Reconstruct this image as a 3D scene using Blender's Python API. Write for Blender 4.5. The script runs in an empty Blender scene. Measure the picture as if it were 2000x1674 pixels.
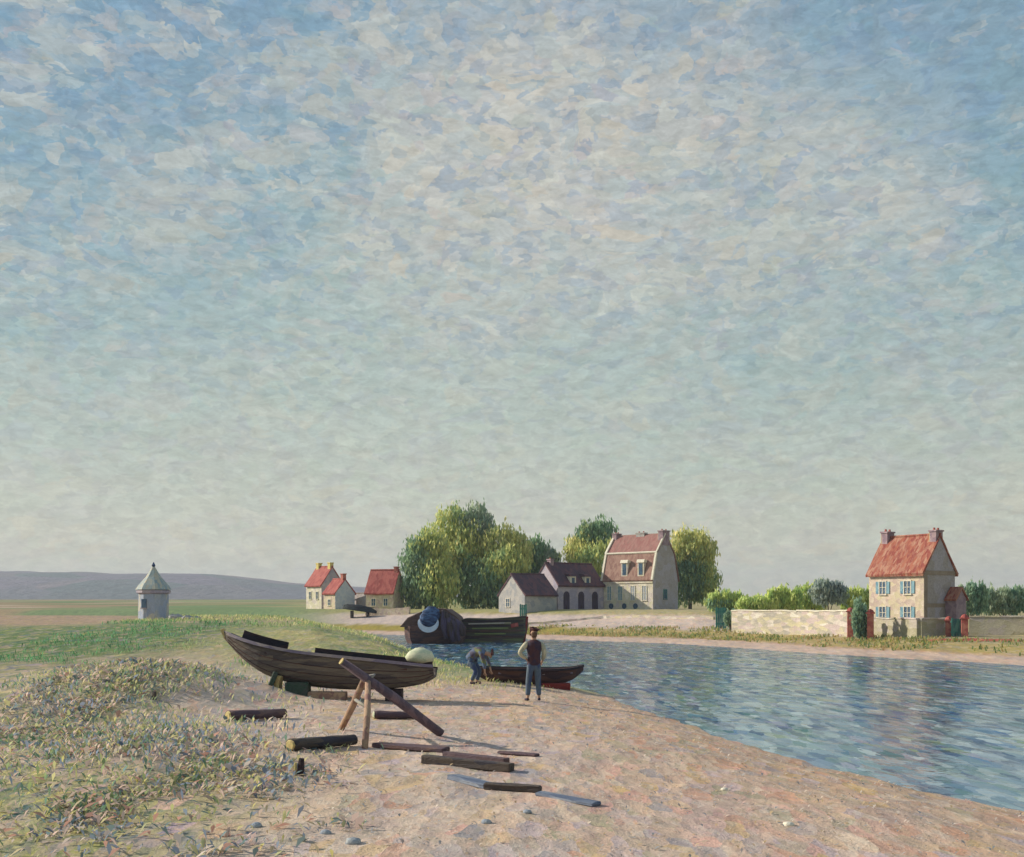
import bpy, bmesh, math, random
import numpy as np
from mathutils import Vector, Matrix
R = math.radians
random.seed(7); rng = np.random.default_rng(7)
S = bpy.context.scene
COL = S.collection

# ------------------------------------------------------------------ camera
EYE = 2.7
cd = bpy.data.cameras.new("camera"); cam = bpy.data.objects.new("camera", cd); COL.objects.link(cam)
cam.location = (0, 0, EYE); cam.rotation_euler = (R(90), 0, 0)
cd.lens = 40.0; cd.sensor_width = 36.0; cd.sensor_fit = 'HORIZONTAL'
cd.shift_y = (1185 - 837) / 2000.0
cd.clip_start = 0.1; cd.clip_end = 8000
S.camera = cam
S.render.resolution_x = 1024; S.render.resolution_y = 857
S.view_settings.view_transform = 'Standard'; S.view_settings.look = 'None'
S.view_settings.exposure = 0.13; S.view_settings.gamma = 1.0

# ------------------------------------------------------------------ node helpers
def nd(nt, typ, **kw):
    n = nt.nodes.new(typ)
    for k, v in kw.items():
        if k in n.inputs.keys() if isinstance(k, str) else False: pass
        setattr(n, k, v)
    return n
def lk(nt, a, b): nt.links.new(a, b)
def mathn(nt, op, a, b=None, clamp=False):
    n = nt.nodes.new('ShaderNodeMath'); n.operation = op; n.use_clamp = clamp
    for i, v in enumerate((a, b)):
        if v is None: continue
        if isinstance(v, (int, float)): n.inputs[i].default_value = v
        else: nt.links.new(v, n.inputs[i])
    return n.outputs[0]
def mixc(nt, fac, a, b, blend='MIX'):
    n = nt.nodes.new('ShaderNodeMix'); n.data_type = 'RGBA'; n.blend_type = blend; n.clamp_factor = True
    for inp, v in ((n.inputs[0], fac), (n.inputs[6], a), (n.inputs[7], b)):
        if isinstance(v, (int, float)): inp.default_value = v
        elif isinstance(v, tuple): inp.default_value = (*v[:3], 1)
        else: nt.links.new(v, inp)
    return n.outputs[2]
def ramp(nt, fac, stops, interp='LINEAR'):
    n = nt.nodes.new('ShaderNodeValToRGB'); n.color_ramp.interpolation = interp
    e = n.color_ramp.elements
    while len(e) < len(stops): e.new(0.5)
    for i, (p, c) in enumerate(stops):
        e[i].position = p; e[i].color = (*c[:3], 1) if isinstance(c, tuple) else (c, c, c, 1)
    nt.links.new(fac, n.inputs[0]); return n.outputs[0]
def noise(nt, vec, scale, detail=3, rough=0.55, dist=0.0):
    n = nt.nodes.new('ShaderNodeTexNoise'); n.inputs['Scale'].default_value = scale
    n.inputs['Detail'].default_value = detail; n.inputs['Roughness'].default_value = rough
    n.inputs['Distortion'].default_value = dist
    nt.links.new(vec, n.inputs['Vector']); return n
def mapping(nt, vec, scale=(1, 1, 1), rot=(0, 0, 0), loc=(0, 0, 0)):
    n = nt.nodes.new('ShaderNodeMapping'); n.inputs['Scale'].default_value = scale
    n.inputs['Rotation'].default_value = rot; n.inputs['Location'].default_value = loc
    nt.links.new(vec, n.inputs['Vector']); return n.outputs[0]
def warp(nt, vec, nscale, amt):
    n = noise(nt, vec, nscale, 2)
    s = nt.nodes.new('ShaderNodeVectorMath'); s.operation = 'SUBTRACT'
    nt.links.new(n.outputs['Color'], s.inputs[0]); s.inputs[1].default_value = (.5, .5, .5)
    m = nt.nodes.new('ShaderNodeVectorMath'); m.operation = 'SCALE'; nt.links.new(s.outputs[0], m.inputs[0]); m.inputs['Scale'].default_value = amt
    a = nt.nodes.new('ShaderNodeVectorMath'); a.operation = 'ADD'; nt.links.new(vec, a.inputs[0]); nt.links.new(m.outputs[0], a.inputs[1])
    return a.outputs[0]
def cells(nt, vec, scale, feature='F1'):
    n = nt.nodes.new('ShaderNodeTexVoronoi'); n.feature = feature; n.inputs['Scale'].default_value = scale
    nt.links.new(vec, n.inputs['Vector'])
    s = nt.nodes.new('ShaderNodeSeparateColor'); nt.links.new(n.outputs['Color'], s.inputs[0])
    return s.outputs[0], s.outputs[1], s.outputs[2], n.outputs['Distance']
def stops(cols):
    k = len(cols); return [((i) / k, c) for i, c in enumerate(cols)]

# ------------------------------------------------------------------ world sky
SUN_EL = 26.0
sdir = Vector((-1.0, 0.28, 0)).normalized()
sdir = Vector((sdir.x * math.cos(R(SUN_EL)), sdir.y * math.cos(R(SUN_EL)), math.sin(R(SUN_EL))))
w = bpy.data.worlds.new("World"); S.world = w; w.use_nodes = True
nt = w.node_tree; nt.nodes.clear()
out = nt.nodes.new('ShaderNodeOutputWorld'); bg = nt.nodes.new('ShaderNodeBackground')
sky = nt.nodes.new('ShaderNodeTexSky'); sky.sky_type = 'NISHITA'; sky.sun_disc = False
sky.sun_elevation = R(SUN_EL); sky.sun_rotation = math.atan2(sdir.x, sdir.y)
sky.air_density = 1.0; sky.dust_density = 1.0; sky.ozone_density = 1.5
tc = nt.nodes.new('ShaderNodeTexCoord'); D = tc.outputs['Generated']
sep = nt.nodes.new('ShaderNodeSeparateXYZ'); lk(nt, D, sep.inputs[0])
el = mathn(nt, 'MAXIMUM', sep.outputs['Z'], 0.0)
# veil of thin cloud that thickens to the horizon
air = ramp(nt, el, [(0.0, (.68, .655, .50)), (0.05, (.63, .62, .485)), (0.12, (.50, .545, .465)), (0.22, (.37, .48, .455)), (0.36, (.275, .41, .455)), (0.50, (.215, .34, .46)), (1.0, (.16, .27, .48))])
nis = mixc(nt, 1.0, sky.outputs[0], (.085, .085, .085), 'MULTIPLY')
blue = mixc(nt, 0.86, nis, air)
# slanting strokes of cloud
V0 = mapping(nt, D, (1.0, 1.0, 1.75), (0, R(20), 0))
V1 = warp(nt, warp(nt, V0, 9.0, 0.08), 34.0, .030)
big = noise(nt, V0, 2.6, 5, 0.6, 0.4).outputs[0]
mid = noise(nt, V1, 10.0, 4, 0.6, 0.3).outputs[0]
c1r, c1g, c1b, c1d = cells(nt, warp(nt, V1, 90, .016), 54.0)
c2r, c2g, c2b, c2d = cells(nt, warp(nt, V0, 80, .022), 105.0)
hi = ramp(nt, el, [(0.0, .10), (0.12, .22), (0.28, .75), (0.5, 1.0)])
dens = mathn(nt, 'ADD', mathn(nt, 'MULTIPLY', big, 1.3), mathn(nt, 'MULTIPLY', mid, 1.1))
dens = mathn(nt, 'ADD', dens, mathn(nt, 'MULTIPLY', c1r, 0.30))
dens = mathn(nt, 'ADD', dens, mathn(nt, 'MULTIPLY', c2r, 0.18))
for (cxp, cyp, rad, amp) in ((1080, 300, .17, .22), (1480, 330, .13, .16), (1640, 450, .10, .14), (880, 420, .10, .10), (1900, 220, .12, -.16), (300, 160, .25, -.06)):
    cv = Vector((cxp - 1000, 2222, 1185 - cyp)).normalized()      # a brighter bank of cloud in that part of the sky
    vd = nt.nodes.new('ShaderNodeVectorMath'); vd.operation = 'DISTANCE'; lk(nt, warp(nt, V1, 5, .12), vd.inputs[0])
    vd.inputs[1].default_value = (Matrix.Rotation(R(20), 3, 'Y') @ Vector((cv.x, cv.y, cv.z * 1.75)))
    dens = mathn(nt, 'ADD', dens, mathn(nt, 'MULTIPLY', ramp(nt, vd.outputs['Value'], [(0.0, 1.0), (rad * 1.5, 0.0)], 'EASE'), amp))
cl = ramp(nt, mathn(nt, 'SUBTRACT', dens, 0.95), [(0.36, 0.0), (0.50, .45), (0.66, 1.0)])
ccol = ramp(nt, c1g, stops([(.60, .52, .40), (.50, .52, .49), (.58, .49, .44), (.46, .52, .51), (.56, .51, .42), (.63, .60, .52)]), 'LINEAR')
def region(cxp, cyp, rad):
    cv = Vector((cxp - 1000, 2222, 1185 - cyp)).normalized()
    vd = nt.nodes.new('ShaderNodeVectorMath'); vd.operation = 'DISTANCE'; lk(nt, warp(nt, warp(nt, D, 5, .14), 40, .03), vd.inputs[0]); vd.inputs[1].default_value = cv
    return ramp(nt, vd.outputs['Value'], [(0.0, 1.0), (rad, 0.0)], 'EASE')
for (cxp, cyp, rad, am, cc) in ((130, 100, .30, .35, (.17, .30, .47)), (1780, 180, .30, .35, (.18, .29, .42)), (1120, 300, .24, .50, (.62, .56, .52)), (900, 420, .16, .25, (.60, .54, .50)), (1560, 330, .14, .35, (.58, .56, .49)), (1680, 460, .12, .40, (.60, .58, .54)), (820, 850, .30, .25, (.62, .61, .50))):
    blue = mixc(nt, mathn(nt, 'MULTIPLY', region(cxp, cyp, rad), am), blue, cc)
c = mixc(nt, mathn(nt, 'MULTIPLY', cl, mathn(nt, 'MULTIPLY', hi, 0.62)), blue, ccol)
# deep blue dabs
db = ramp(nt, mathn(nt, 'ADD', mathn(nt, 'MULTIPLY', c1b, .55), mathn(nt, 'MULTIPLY', c2b, .45)), [(0.52, 0.0), (0.8, 1.0)])
c = mixc(nt, mathn(nt, 'MULTIPLY', db, mathn(nt, 'MULTIPLY', hi, 0.48)), c, (.16, .295, .43))
# light / dark bristle streaks everywhere
st = noise(nt, mapping(nt, warp(nt, D, 14, .02), (1, 1, 2.6), (0, R(24), 0)), 60, 5, 0.7, .6).outputs[0]
c = mixc(nt, 1.0, c, ramp(nt, st, [(0.3, .84), (0.7, 1.15)]), 'MULTIPLY')
v2 = ramp(nt, c2g, [(0.0, .94), (1.0, 1.06)])
c = mixc(nt, 1.0, c, v2, 'MULTIPLY')
tint = ramp(nt, c1b, stops([(1.04, 1.0, .95), (.97, 1.01, 1.01), (1, 1, .99), (.98, 1.02, .98), (1.02, 1.0, 1.0)]))
c = mixc(nt, 1.0, c, tint, 'MULTIPLY')
lk(nt, c, bg.inputs['Color']); bg.inputs['Strength'].default_value = 0.96
lk(nt, bg.outputs[0], out.inputs[0])

# ------------------------------------------------------------------ sun
ld = bpy.data.lights.new("sun", 'SUN'); ld.energy = 5.0; ld.angle = R(0.8); ld.color = (1.0, .90, .74)
sun = bpy.data.objects.new("sun", ld); COL.objects.link(sun)
sun.rotation_euler = (-sdir).to_track_quat('-Z', 'Y').to_euler()

# ------------------------------------------------------------------ materials
def newmat(name):
    m = bpy.data.materials.new(name); m.use_nodes = True; nt = m.node_tree; nt.nodes.clear()
    o = nt.nodes.new('ShaderNodeOutputMaterial'); b = nt.nodes.new('ShaderNodeBsdfPrincipled')
    lk(nt, b.outputs[0], o.inputs[0]); return m, nt, b
_mats = {}
def paint(name, cols, scale=4.0, stretch=(1, 1, 1), bump=0.35, rough=0.75, vary=0.14):
    """weathered surface: irregular patches of the given colours plus grain"""
    if name in _mats: return _mats[name]
    m, nt, b = newmat(name)
    tc = nt.nodes.new('ShaderNodeTexCoord')
    v = mapping(nt, tc.outputs['Object'], stretch)
    v = warp(nt, v, scale * .9, .35 / scale)
    r, g, bb, dist = cells(nt, v, scale)
    n1 = noise(nt, v, scale * .6, 4).outputs[0]
    f = mathn(nt, 'ADD', mathn(nt, 'MULTIPLY', r, .6), mathn(nt, 'MULTIPLY', n1, .45), True)
    c = ramp(nt, f, stops(cols) if len(cols) > 2 else [(0.2, cols[0]), (0.8, cols[-1])])
    n2 = noise(nt, v, scale * 6, 4, .65).outputs[0]
    c = mixc(nt, 1.0, c, ramp(nt, n2, [(0.25, 1 - vary * 1.6), (0.75, 1 + vary * 1.6)]), 'MULTIPLY')
    lk(nt, c, b.inputs['Base Color']); b.inputs['Roughness'].default_value = rough
    b.inputs['Specular IOR Level'].default_value = 0.3
    bp = nt.nodes.new('ShaderNodeBump'); bp.inputs['Strength'].default_value = bump; bp.inputs['Distance'].default_value = .35 / scale
    h = mathn(nt, 'ADD', n2, mathn(nt, 'MULTIPLY', dist, .6)); lk(nt, h, bp.inputs['Height'])
    lk(nt, bp.outputs[0], b.inputs['Normal'])
    _mats[name] = m; return m
def leafmat():
    m, nt, b = newmat('foliage')
    a = nt.nodes.new('ShaderNodeVertexColor'); a.layer_name = 'Col'
    lk(nt, a.outputs[0], b.inputs['Base Color']); b.inputs['Roughness'].default_value = .75
    b.inputs['Specular IOR Level'].default_value = 0.2
    tr = nt.nodes.new('ShaderNodeBsdfTranslucent'); lk(nt, a.outputs[0], tr.inputs[0])
    mx = nt.nodes.new('ShaderNodeMixShader'); mx.inputs[0].default_value = .5
    lk(nt, b.outputs[0], mx.inputs[1]); lk(nt, tr.outputs[0], mx.inputs[2])
    lk(nt, mx.outputs[0], [n for n in nt.nodes if n.type == 'OUTPUT_MATERIAL'][0].inputs[0])
    return m
LEAF = leafmat()
M = {}
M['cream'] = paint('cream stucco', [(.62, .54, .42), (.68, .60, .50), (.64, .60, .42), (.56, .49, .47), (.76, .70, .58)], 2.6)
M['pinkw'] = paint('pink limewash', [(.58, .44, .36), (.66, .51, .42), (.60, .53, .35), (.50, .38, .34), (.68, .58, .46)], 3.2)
M['gable'] = paint('grey wall and gable shade', [(.44, .38, .38), (.38, .34, .33), (.42, .39, .44), (.36, .32, .30)], 1.4)  # own grey of the yard wall, painted shade on house gables
M['lilac'] = paint('lilac wall and gable shade', [(.42, .38, .48), (.36, .33, .42), (.48, .42, .46)], 1.6)  # own colour on barn and hut, painted shade on the cottage gable
M['greyst'] = paint('grey stone', [(.36, .37, .36), (.42, .40, .38), (.30, .31, .33)], 1.8)
M['redtile'] = paint('red clay tiles', [(.30, .075, .05), (.37, .13, .08), (.24, .05, .04), (.42, .22, .15), (.33, .10, .06)], 3.0, (2.2, .8, .8))
M['crimson'] = paint('bright red tiles', [(.36, .045, .045), (.30, .06, .055), (.42, .11, .09)], 2.0, (1.8, .8, .8))
M['rosetile'] = paint('faded rose tiles', [(.31, .13, .12), (.27, .11, .10), (.34, .17, .15), (.27, .14, .12)], 2.4, (2, .8, .8))
M['brntile'] = paint('brown rose tiles', [(.28, .16, .13), (.23, .12, .10), (.33, .20, .16)], 2.4, (2, .8, .8))
M['maroon'] = paint('dark slate maroon', [(.10, .05, .06), (.15, .07, .08), (.08, .05, .07)], 2.0, (1.6, .8, .8))
M['brick'] = paint('red brick', [(.42, .12, .09), (.36, .09, .08), (.48, .18, .13)], 5)
M['purbrick'] = paint('purple brick', [(.30, .20, .24), (.24, .17, .21), (.36, .26, .28)], 4)
M['yel'] = paint('ochre render and sunlit brick', [(.66, .52, .14), (.70, .60, .25)], 3)  # own colour of the cottage chimneys, also painted sunlight on brick stacks
M['white'] = paint('chalky white trim', [(.66, .60, .50), (.74, .70, .58)], 4)
M['band'] = paint('brown band course', [(.26, .20, .15), (.31, .25, .19)], 3)
M['shut'] = paint('blue green shutters', [(.16, .33, .40), (.24, .40, .46), (.12, .26, .36)], 5)
M['shutglass'] = paint('blue grey glass', [(.14, .27, .33), (.28, .38, .42)], 3, rough=.3)
M['darkgr'] = paint('dark green block', [(.03, .07, .045), (.06, .07, .06)], 5)
M['pane'] = paint('dark blue pane', [(.04, .08, .14), (.07, .13, .20)], 5, rough=.25)
M['paleglass'] = paint('pale grey pane', [(.36, .40, .46), (.42, .45, .48)], 4, rough=.3)
M['tealgate'] = paint('teal painted wood', [(.05, .20, .17), (.08, .28, .23), (.03, .13, .14)], 4, (1, 1, .4))
M['wallst'] = paint('pale rubble wall', [(.46, .42, .34), (.62, .56, .46), (.36, .33, .30), (.58, .52, .34), (.50, .40, .40), (.70, .66, .56)], 2.4, (.6, .6, 1.6))
M['wallgr'] = paint('mossy rubble wall', [(.40, .36, .26), (.46, .42, .33), (.34, .31, .20), (.44, .39, .35)], 2.2, (.7, .7, 1.4))
M['tower'] = paint('weathered limestone', [(.42, .46, .54), (.30, .36, .48), (.56, .53, .44), (.36, .42, .54)], 2.5, (1.4, 1.4, .7))
M['towerroof'] = paint('lichen stone roof', [(.46, .48, .42), (.36, .44, .44), (.55, .50, .38), (.30, .38, .40)], 3.2, (1.8, 1.8, .6))
M['hull'] = paint('tarred weathered planks', [(.115, .095, .08), (.16, .13, .105), (.09, .075, .08), (.20, .165, .13)], 3.2, (.45, 1, 3.2), bump=.5)
M['hulldk'] = paint('black tarred timber', [(.028, .018, .024), (.045, .026, .032), (.02, .018, .028)], 4, (.5, 1, 2))
M['redhull'] = paint('oxblood timber', [(.085, .04, .042), (.055, .034, .044), (.12, .06, .05)], 3, (.5, 1, 2.6), bump=.5)
M['oxred'] = paint('dark red block', [(.22, .03, .025), (.16, .02, .02)], 4)
M['lilwood'] = paint('lilac grey sawn wood', [(.26, .22, .26), (.20, .17, .24), (.32, .27, .27)], 4, (.5, 1, 2))
M['stripe'] = paint('mossy deck boards', [(.07, .055, .05), (.13, .15, .06), (.06, .055, .07), (.10, .08, .05)], 2.4, (.35, 1, 5.5))
M['bluecl'] = paint('blue tarpaulin', [(.03, .07, .16), (.07, .14, .28), (.025, .045, .12)], 3, (1, 1, 3))
M['whitecl'] = paint('pale blue canvas', [(.55, .60, .68), (.42, .50, .63)], 3)
M['darkcl'] = paint('dark purple tarpaulin', [(.045, .028, .04), (.07, .055, .11), (.05, .035, .035)], 2.2, (3, 1, .5))
M['brncl'] = paint('brown tarpaulin', [(.09, .05, .045), (.13, .075, .06)], 2)
M['log'] = paint('dark bark and trestle shadow', [(.07, .055, .045), (.11, .085, .07), (.05, .045, .06)], 7, (.4, 1.4, 1.4), bump=.7)
M['logmar'] = paint('maroon stained timber and trestle shadow', [(.14, .08, .09), (.10, .065, .085), (.18, .11, .10)], 6, (.4, 1.4, 1.4), bump=.6)
M['logblue'] = paint('blue grey plank and sand shadow', [(.15, .18, .26), (.10, .13, .20), (.24, .27, .33)], 6, (.4, 1.4, 1.4))
M['cut'] = paint('fresh cut wood', [(.52, .38, .12), (.40, .26, .12), (.58, .48, .20), (.46, .34, .14)], 14)
M['pole'] = paint('purple brown pole', [(.14, .10, .13), (.19, .13, .15), (.10, .075, .10)], 8, (1, 1, .6))
M['legw'] = paint('orange brown pole', [(.34, .19, .14), (.26, .14, .12), (.42, .28, .18)], 8)
M['straw'] = paint('pale green sacking', [(.62, .64, .40), (.55, .60, .42), (.68, .68, .48)], 10)
M['rope'] = paint('rope', [(.30, .27, .20), (.22, .22, .22)], 12)
M['stone'] = paint('blue grey fieldstone', [(.30, .34, .36), (.40, .42, .42), (.24, .28, .34)], 9)
M['bark'] = paint('tree bark', [(.10, .08, .06), (.15, .12, .09)], 3, (1, 1, .4))
M['skin'] = paint('skin', [(.42, .26, .18), (.46, .28, .20)], 12, bump=.05)
M['shirt'] = paint('cream shirt', [(.48, .45, .29), (.36, .36, .28), (.56, .51, .36)], 11, (1, 1, .5), bump=.3)
M['vest'] = paint('dark plum waistcoat', [(.045, .022, .03), (.075, .03, .035), (.04, .025, .05)], 9, bump=.3)
M['trous'] = paint('faded blue trousers', [(.045, .085, .20), (.10, .14, .18), (.035, .06, .15)], 8, (1, 1, .4), bump=.3)
M['cap'] = paint('dark red cap', [(.10, .02, .02), (.05, .02, .025)], 16)
M['shoe'] = paint('dark shoe leather', [(.04, .035, .07), (.06, .04, .05)], 16)
M['bluesm'] = paint('navy and green smock', [(.05, .07, .12), (.16, .19, .07), (.09, .06, .09), (.10, .15, .25)], 9, bump=.3)

# ------------------------------------------------------------------ object helpers
def link(name, me, mat=None, parent=None, smooth=False):
    o = bpy.data.objects.new(name, me); COL.objects.link(o)
    if mat is not None and not me.materials: me.materials.append(mat)
    if parent is not None: o.parent = parent
    if smooth:
        me.polygons.foreach_set('use_smooth', [True] * len(me.polygons))
    return o
def thing(name, label, cat, loc=(0, 0, 0), rz=0.0, group=None):
    o = bpy.data.objects.new(name, None); COL.objects.link(o); o.empty_display_size = .3
    o.location = loc; o.rotation_euler = (0, 0, rz); o['label'] = label; o['category'] = cat
    if group: o['group'] = group
    return o
def tag(o, label, cat, group=None):
    o['label'] = label; o['category'] = cat
    if group: o['group'] = group
    return o
class MB:
    def __init__(s): s.v = []; s.f = []
    def add(s, vs, fs):
        b = len(s.v); s.v += [tuple(p) for p in vs]; s.f += [tuple(i + b for i in f) for f in fs]; return s
    def box(s, x0, x1, y0, y1, z0, z1):
        v = [(x, y, z) for z in (z0, z1) for y in (y0, y1) for x in (x0, x1)]
        return s.add(v, [(0, 2, 3, 1), (4, 5, 7, 6), (0, 1, 5, 4), (2, 6, 7, 3), (0, 4, 6, 2), (1, 3, 7, 5)])
    def prism(s, prof, x0, x1):                      # profile in (y,z), swept along x
        n = len(prof)
        v = [(x0, y, z) for y, z in prof] + [(x1, y, z) for y, z in prof]
        f = [(i, (i + 1) % n, n + (i + 1) % n, n + i) for i in range(n)]
        f += [tuple(range(n - 1, -1, -1)), tuple(range(n, 2 * n))]
        return s.add(v, f)
    def tube(s, pts, rad, n=8, cap=True, wob=0.0):
        pts = [Vector(p) for p in pts]; vs = []; 
        if not isinstance(rad, (list, tuple)): rad = [rad] * len(pts)
        for i, p in enumerate(pts):
            t = (pts[min(i + 1, len(pts) - 1)] - pts[max(i - 1, 0)]).normalized()
            a = t.cross(Vector((0, 0, 1)));
            if a.length < 1e-3: a = Vector((1, 0, 0))
            a.normalize(); b = t.cross(a)
            for k in range(n):
                th = 2 * math.pi * k / n; r = rad[i] * (1 + random.uniform(-wob, wob))
                vs.append(p + a * math.cos(th) * r + b * math.sin(th) * r)
        fs = [(i * n + k, i * n + (k + 1) % n, (i + 1) * n + (k + 1) % n, (i + 1) * n + k) for i in range(len(pts) - 1) for k in range(n)]
        if cap: fs += [tuple(range(n - 1, -1, -1)), tuple((len(pts) - 1) * n + k for k in range(n))]
        return s.add(vs, fs)
    def beam(s, p, q, wd, ht, w2=None, h2=None):
        p, q = Vector(p), Vector(q); t = (q - p).normalized(); a = t.cross(Vector((0, 0, 1)))
        if a.length < 1e-3: a = Vector((1, 0, 0))
        a.normalize(); b = a.cross(t); w2 = w2 or wd; h2 = h2 or ht
        v = []
        for c, W, H in ((p, wd, ht), (q, w2, h2)):
            v += [c + a * sx * W / 2 + b * sy * H / 2 for sx, sy in ((-1, -1), (1, -1), (1, 1), (-1, 1))]
        return s.add(v, [(0, 1, 5, 4), (1, 2, 6, 5), (2, 3, 7, 6), (3, 0, 4, 7), (3, 2, 1, 0), (4, 5, 6, 7)])
    def lathe(s, prof, n=12, cx=0, cy=0, rot=0.0, sx=1, sy=1):
        vs = [(cx + sx * r * math.cos(2 * math.pi * k / n + rot), cy + sy * r * math.sin(2 * math.pi * k / n + rot), z) for r, z in prof for k in range(n)]
        m = len(prof)
        fs = [(i * n + k, i * n + (k + 1) % n, (i + 1) * n + (k + 1) % n, (i + 1) * n + k) for i in range(m - 1) for k in range(n)]
        fs += [tuple(range(n - 1, -1, -1)), tuple((m - 1) * n + k for k in range(n))]
        return s.add(vs, fs)
    def build(s, name, mat, parent=None, smooth=False, bevel=0.0, rough=0.0, sub=0):
        me = bpy.data.meshes.new(name); me.from_pydata(s.v, [], s.f)
        bm = bmesh.new(); bm.from_mesh(me); bmesh.ops.recalc_face_normals(bm, faces=bm.faces)
        if bevel: bmesh.ops.bevel(bm, geom=list(bm.edges), offset=bevel, segments=1, affect='EDGES')
        for _ in range(sub): bmesh.ops.subdivide_edges(bm, edges=list(bm.edges), cuts=1, use_grid_fill=True)
        if rough:
            for v in bm.verts: v.co += Vector([random.uniform(-rough, rough) for _ in range(3)])
        bm.to_mesh(me); bm.free()
        return link(name, me, mat, parent, smooth)

def np_mesh(name, verts, faces, mat, cols=None, parent=None):
    """verts (N,3), faces (F,k) arrays, cols (F,3) per face"""
    me = bpy.data.meshes.new(name); k = faces.shape[1]
    me.vertices.add(len(verts)); me.vertices.foreach_set('co', verts.astype(np.float32).ravel())
    me.loops.add(faces.size); me.loops.foreach_set('vertex_index', faces.astype(np.int32).ravel())
    me.polygons.add(len(faces)); me.polygons.foreach_set('loop_start', np.arange(0, faces.size, k, dtype=np.int32))
    me.update(calc_edges=True); me.validate()
    if cols is not None:
        at = me.color_attributes.new('Col', 'FLOAT_COLOR', 'CORNER')
        c4 = np.ones((faces.size, 4), np.float32); c4[:, :3] = np.repeat(cols, k, axis=0); at.data.foreach_set('color', c4.ravel())
    return link(name, me, mat, parent)

# ------------------------------------------------------------------ terrain
def chaikin(P, n=2):
    P = np.array(P, float)
    for _ in range(n):
        a = P[:-1] * .75 + P[1:] * .25; b = P[:-1] * .25 + P[1:] * .75
        P = np.vstack([P[:1], np.stack([a, b], 1).reshape(-1, 2), P[-1:]])
    return P
NEAR = chaikin([(13, -60), (9, 0), (7.6, 11), (6.5, 14.5), (5.9, 17), (5.2, 19.6), (4.3, 24.5), (3.3, 29.5), (2.8, 33), (2.6, 36), (.6, 40), (-1.6, 44), (-3.0, 52), (-6, 65), (-9.8, 80), (-13, 92), (-22, 101), (-45, 110), (-160, 125)])
FAR = chaikin([(40, -60), (33, 10), (28, 35), (25, 47), (23.4, 52), (21, 58), (17.5, 64.5), (14, 78), (9.6, 86), (2.5, 93), (-8, 106), (-22, 116), (-45, 126), (-160, 145)])
POLY = np.vstack([NEAR, FAR[::-1]])
def dist_poly(P, x, y):
    d = np.full(x.shape, 1e9)
    for (ax, ay), (bx, by) in zip(P[:-1], P[1:]):
        ex, ey = bx - ax, by - ay; L = ex * ex + ey * ey + 1e-12
        t = np.clip(((x - ax) * ex + (y - ay) * ey) / L, 0, 1)
        d = np.minimum(d, np.hypot(x - ax - t * ex, y - ay - t * ey))
    return d
def in_poly(P, x, y):
    c = np.zeros(x.shape, bool); n = len(P)
    for i in range(n):
        ax, ay = P[i]; bx, by = P[(i + 1) % n]
        if ay == by: continue
        k = ((ay > y) != (by > y)) & (x < (bx - ax) * (y - ay) / (by - ay) + ax)
        c ^= k
    return c
def sst(a, b, x): t = np.clip((x - a) / (b - a), 0, 1); return t * t * (3 - 2 * t)
_tab = rng.random((64, 64))
def vnoise(x, y):
    xi = np.floor(x).astype(int); yi = np.floor(y).astype(int); fx = x - xi; fy = y - yi
    fx = fx * fx * (3 - 2 * fx); fy = fy * fy * (3 - 2 * fy)
    g = lambda i, j: _tab[(i) % 64, (j) % 64]
    return (g(xi, yi) * (1 - fx) + g(xi + 1, yi) * fx) * (1 - fy) + (g(xi, yi + 1) * (1 - fx) + g(xi + 1, yi + 1) * fx) * fy
def fbm(x, y): return vnoise(x, y) * .5 + vnoise(x * 2.1 + 5, y * 2.1 + 9) * .3 + vnoise(x * 4.3 + 1, y * 4.3 + 3) * .2
def terrain(x, y):
    x0_ = np.asarray(x, float); y0_ = np.asarray(y, float)
    x = x0_ + (fbm(x0_ * .45 + 11, y0_ * .22) - .5) * 1.1 + (fbm(x0_ * 1.6, y0_ * 1.1 + 8) - .5) * .35; y = y0_
    dn = dist_poly(NEAR, x, y); df = dist_poly(FAR, x, y); riv = in_poly(POLY, x, y)
    far = (~riv) & (df < dn)
    A = np.interp(dn, [0, 1, 3, 8, 20, 60, 200, 3000], [.0, .17, .36, .50, .60, .9, 1.6, 6])
    B = np.interp(dn, [0, 1, 3, 6, 12, 20, 70, 120, 400, 3000], [0, .5, 1.25, 1.9, 1.95, 1.75, 1.7, 2.0, 6, 6])
    wB = sst(29, 52, y)
    zn = A * (1 - wB) + B * wB + .55 * sst(-4, -13, x) * sst(10, 30, y) * (1 - wB)
    zn = zn + .68 * np.exp(-(((x + 7.9) / 2.2) ** 2 + ((y - 25.5) / 3.2) ** 2)) + .22 * np.exp(-(((x + 5.2) / 1.6) ** 2 + ((y - 17) / 3.5) ** 2))
    zn = np.where(y < 0, np.maximum(zn, .3 + 0 * zn), zn)
    mid = np.interp(df, [0, 2, 5, 8, 10, 16, 20, 60, 300, 3000], [0, .25, .42, .9, 1.0, 2.2, 2.4, 2.4, 5.5, 6])
    rt = np.interp(df, [0, 3, 6, 9, 12, 40, 300, 3000], [0, .28, .55, .75, .85, 1.2, 5.5, 6])
    wr = sst(.175, .215, x / np.maximum(y, 1.0))
    zf = mid * (1 - wr) + rt * wr
    rr = np.minimum(dist_poly(NEAR, x, y), df)
    zr = -np.interp(rr, [0, 1, 6], [0.0, .35, 1.4])
    z = np.where(riv, zr, np.where(far, zf, zn))
    damp = np.clip(rr / 3, 0, 1)
    z = z + damp * (fbm(x * .55 + 3, y * .55) - .5) * .10 + damp * (fbm(x * 2.3, y * 2.3) - .5) * .05
    return z, dn, df, riv, far
def gz(x, y): return float(terrain(np.array([x]), np.array([y]))[0][0])

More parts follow.
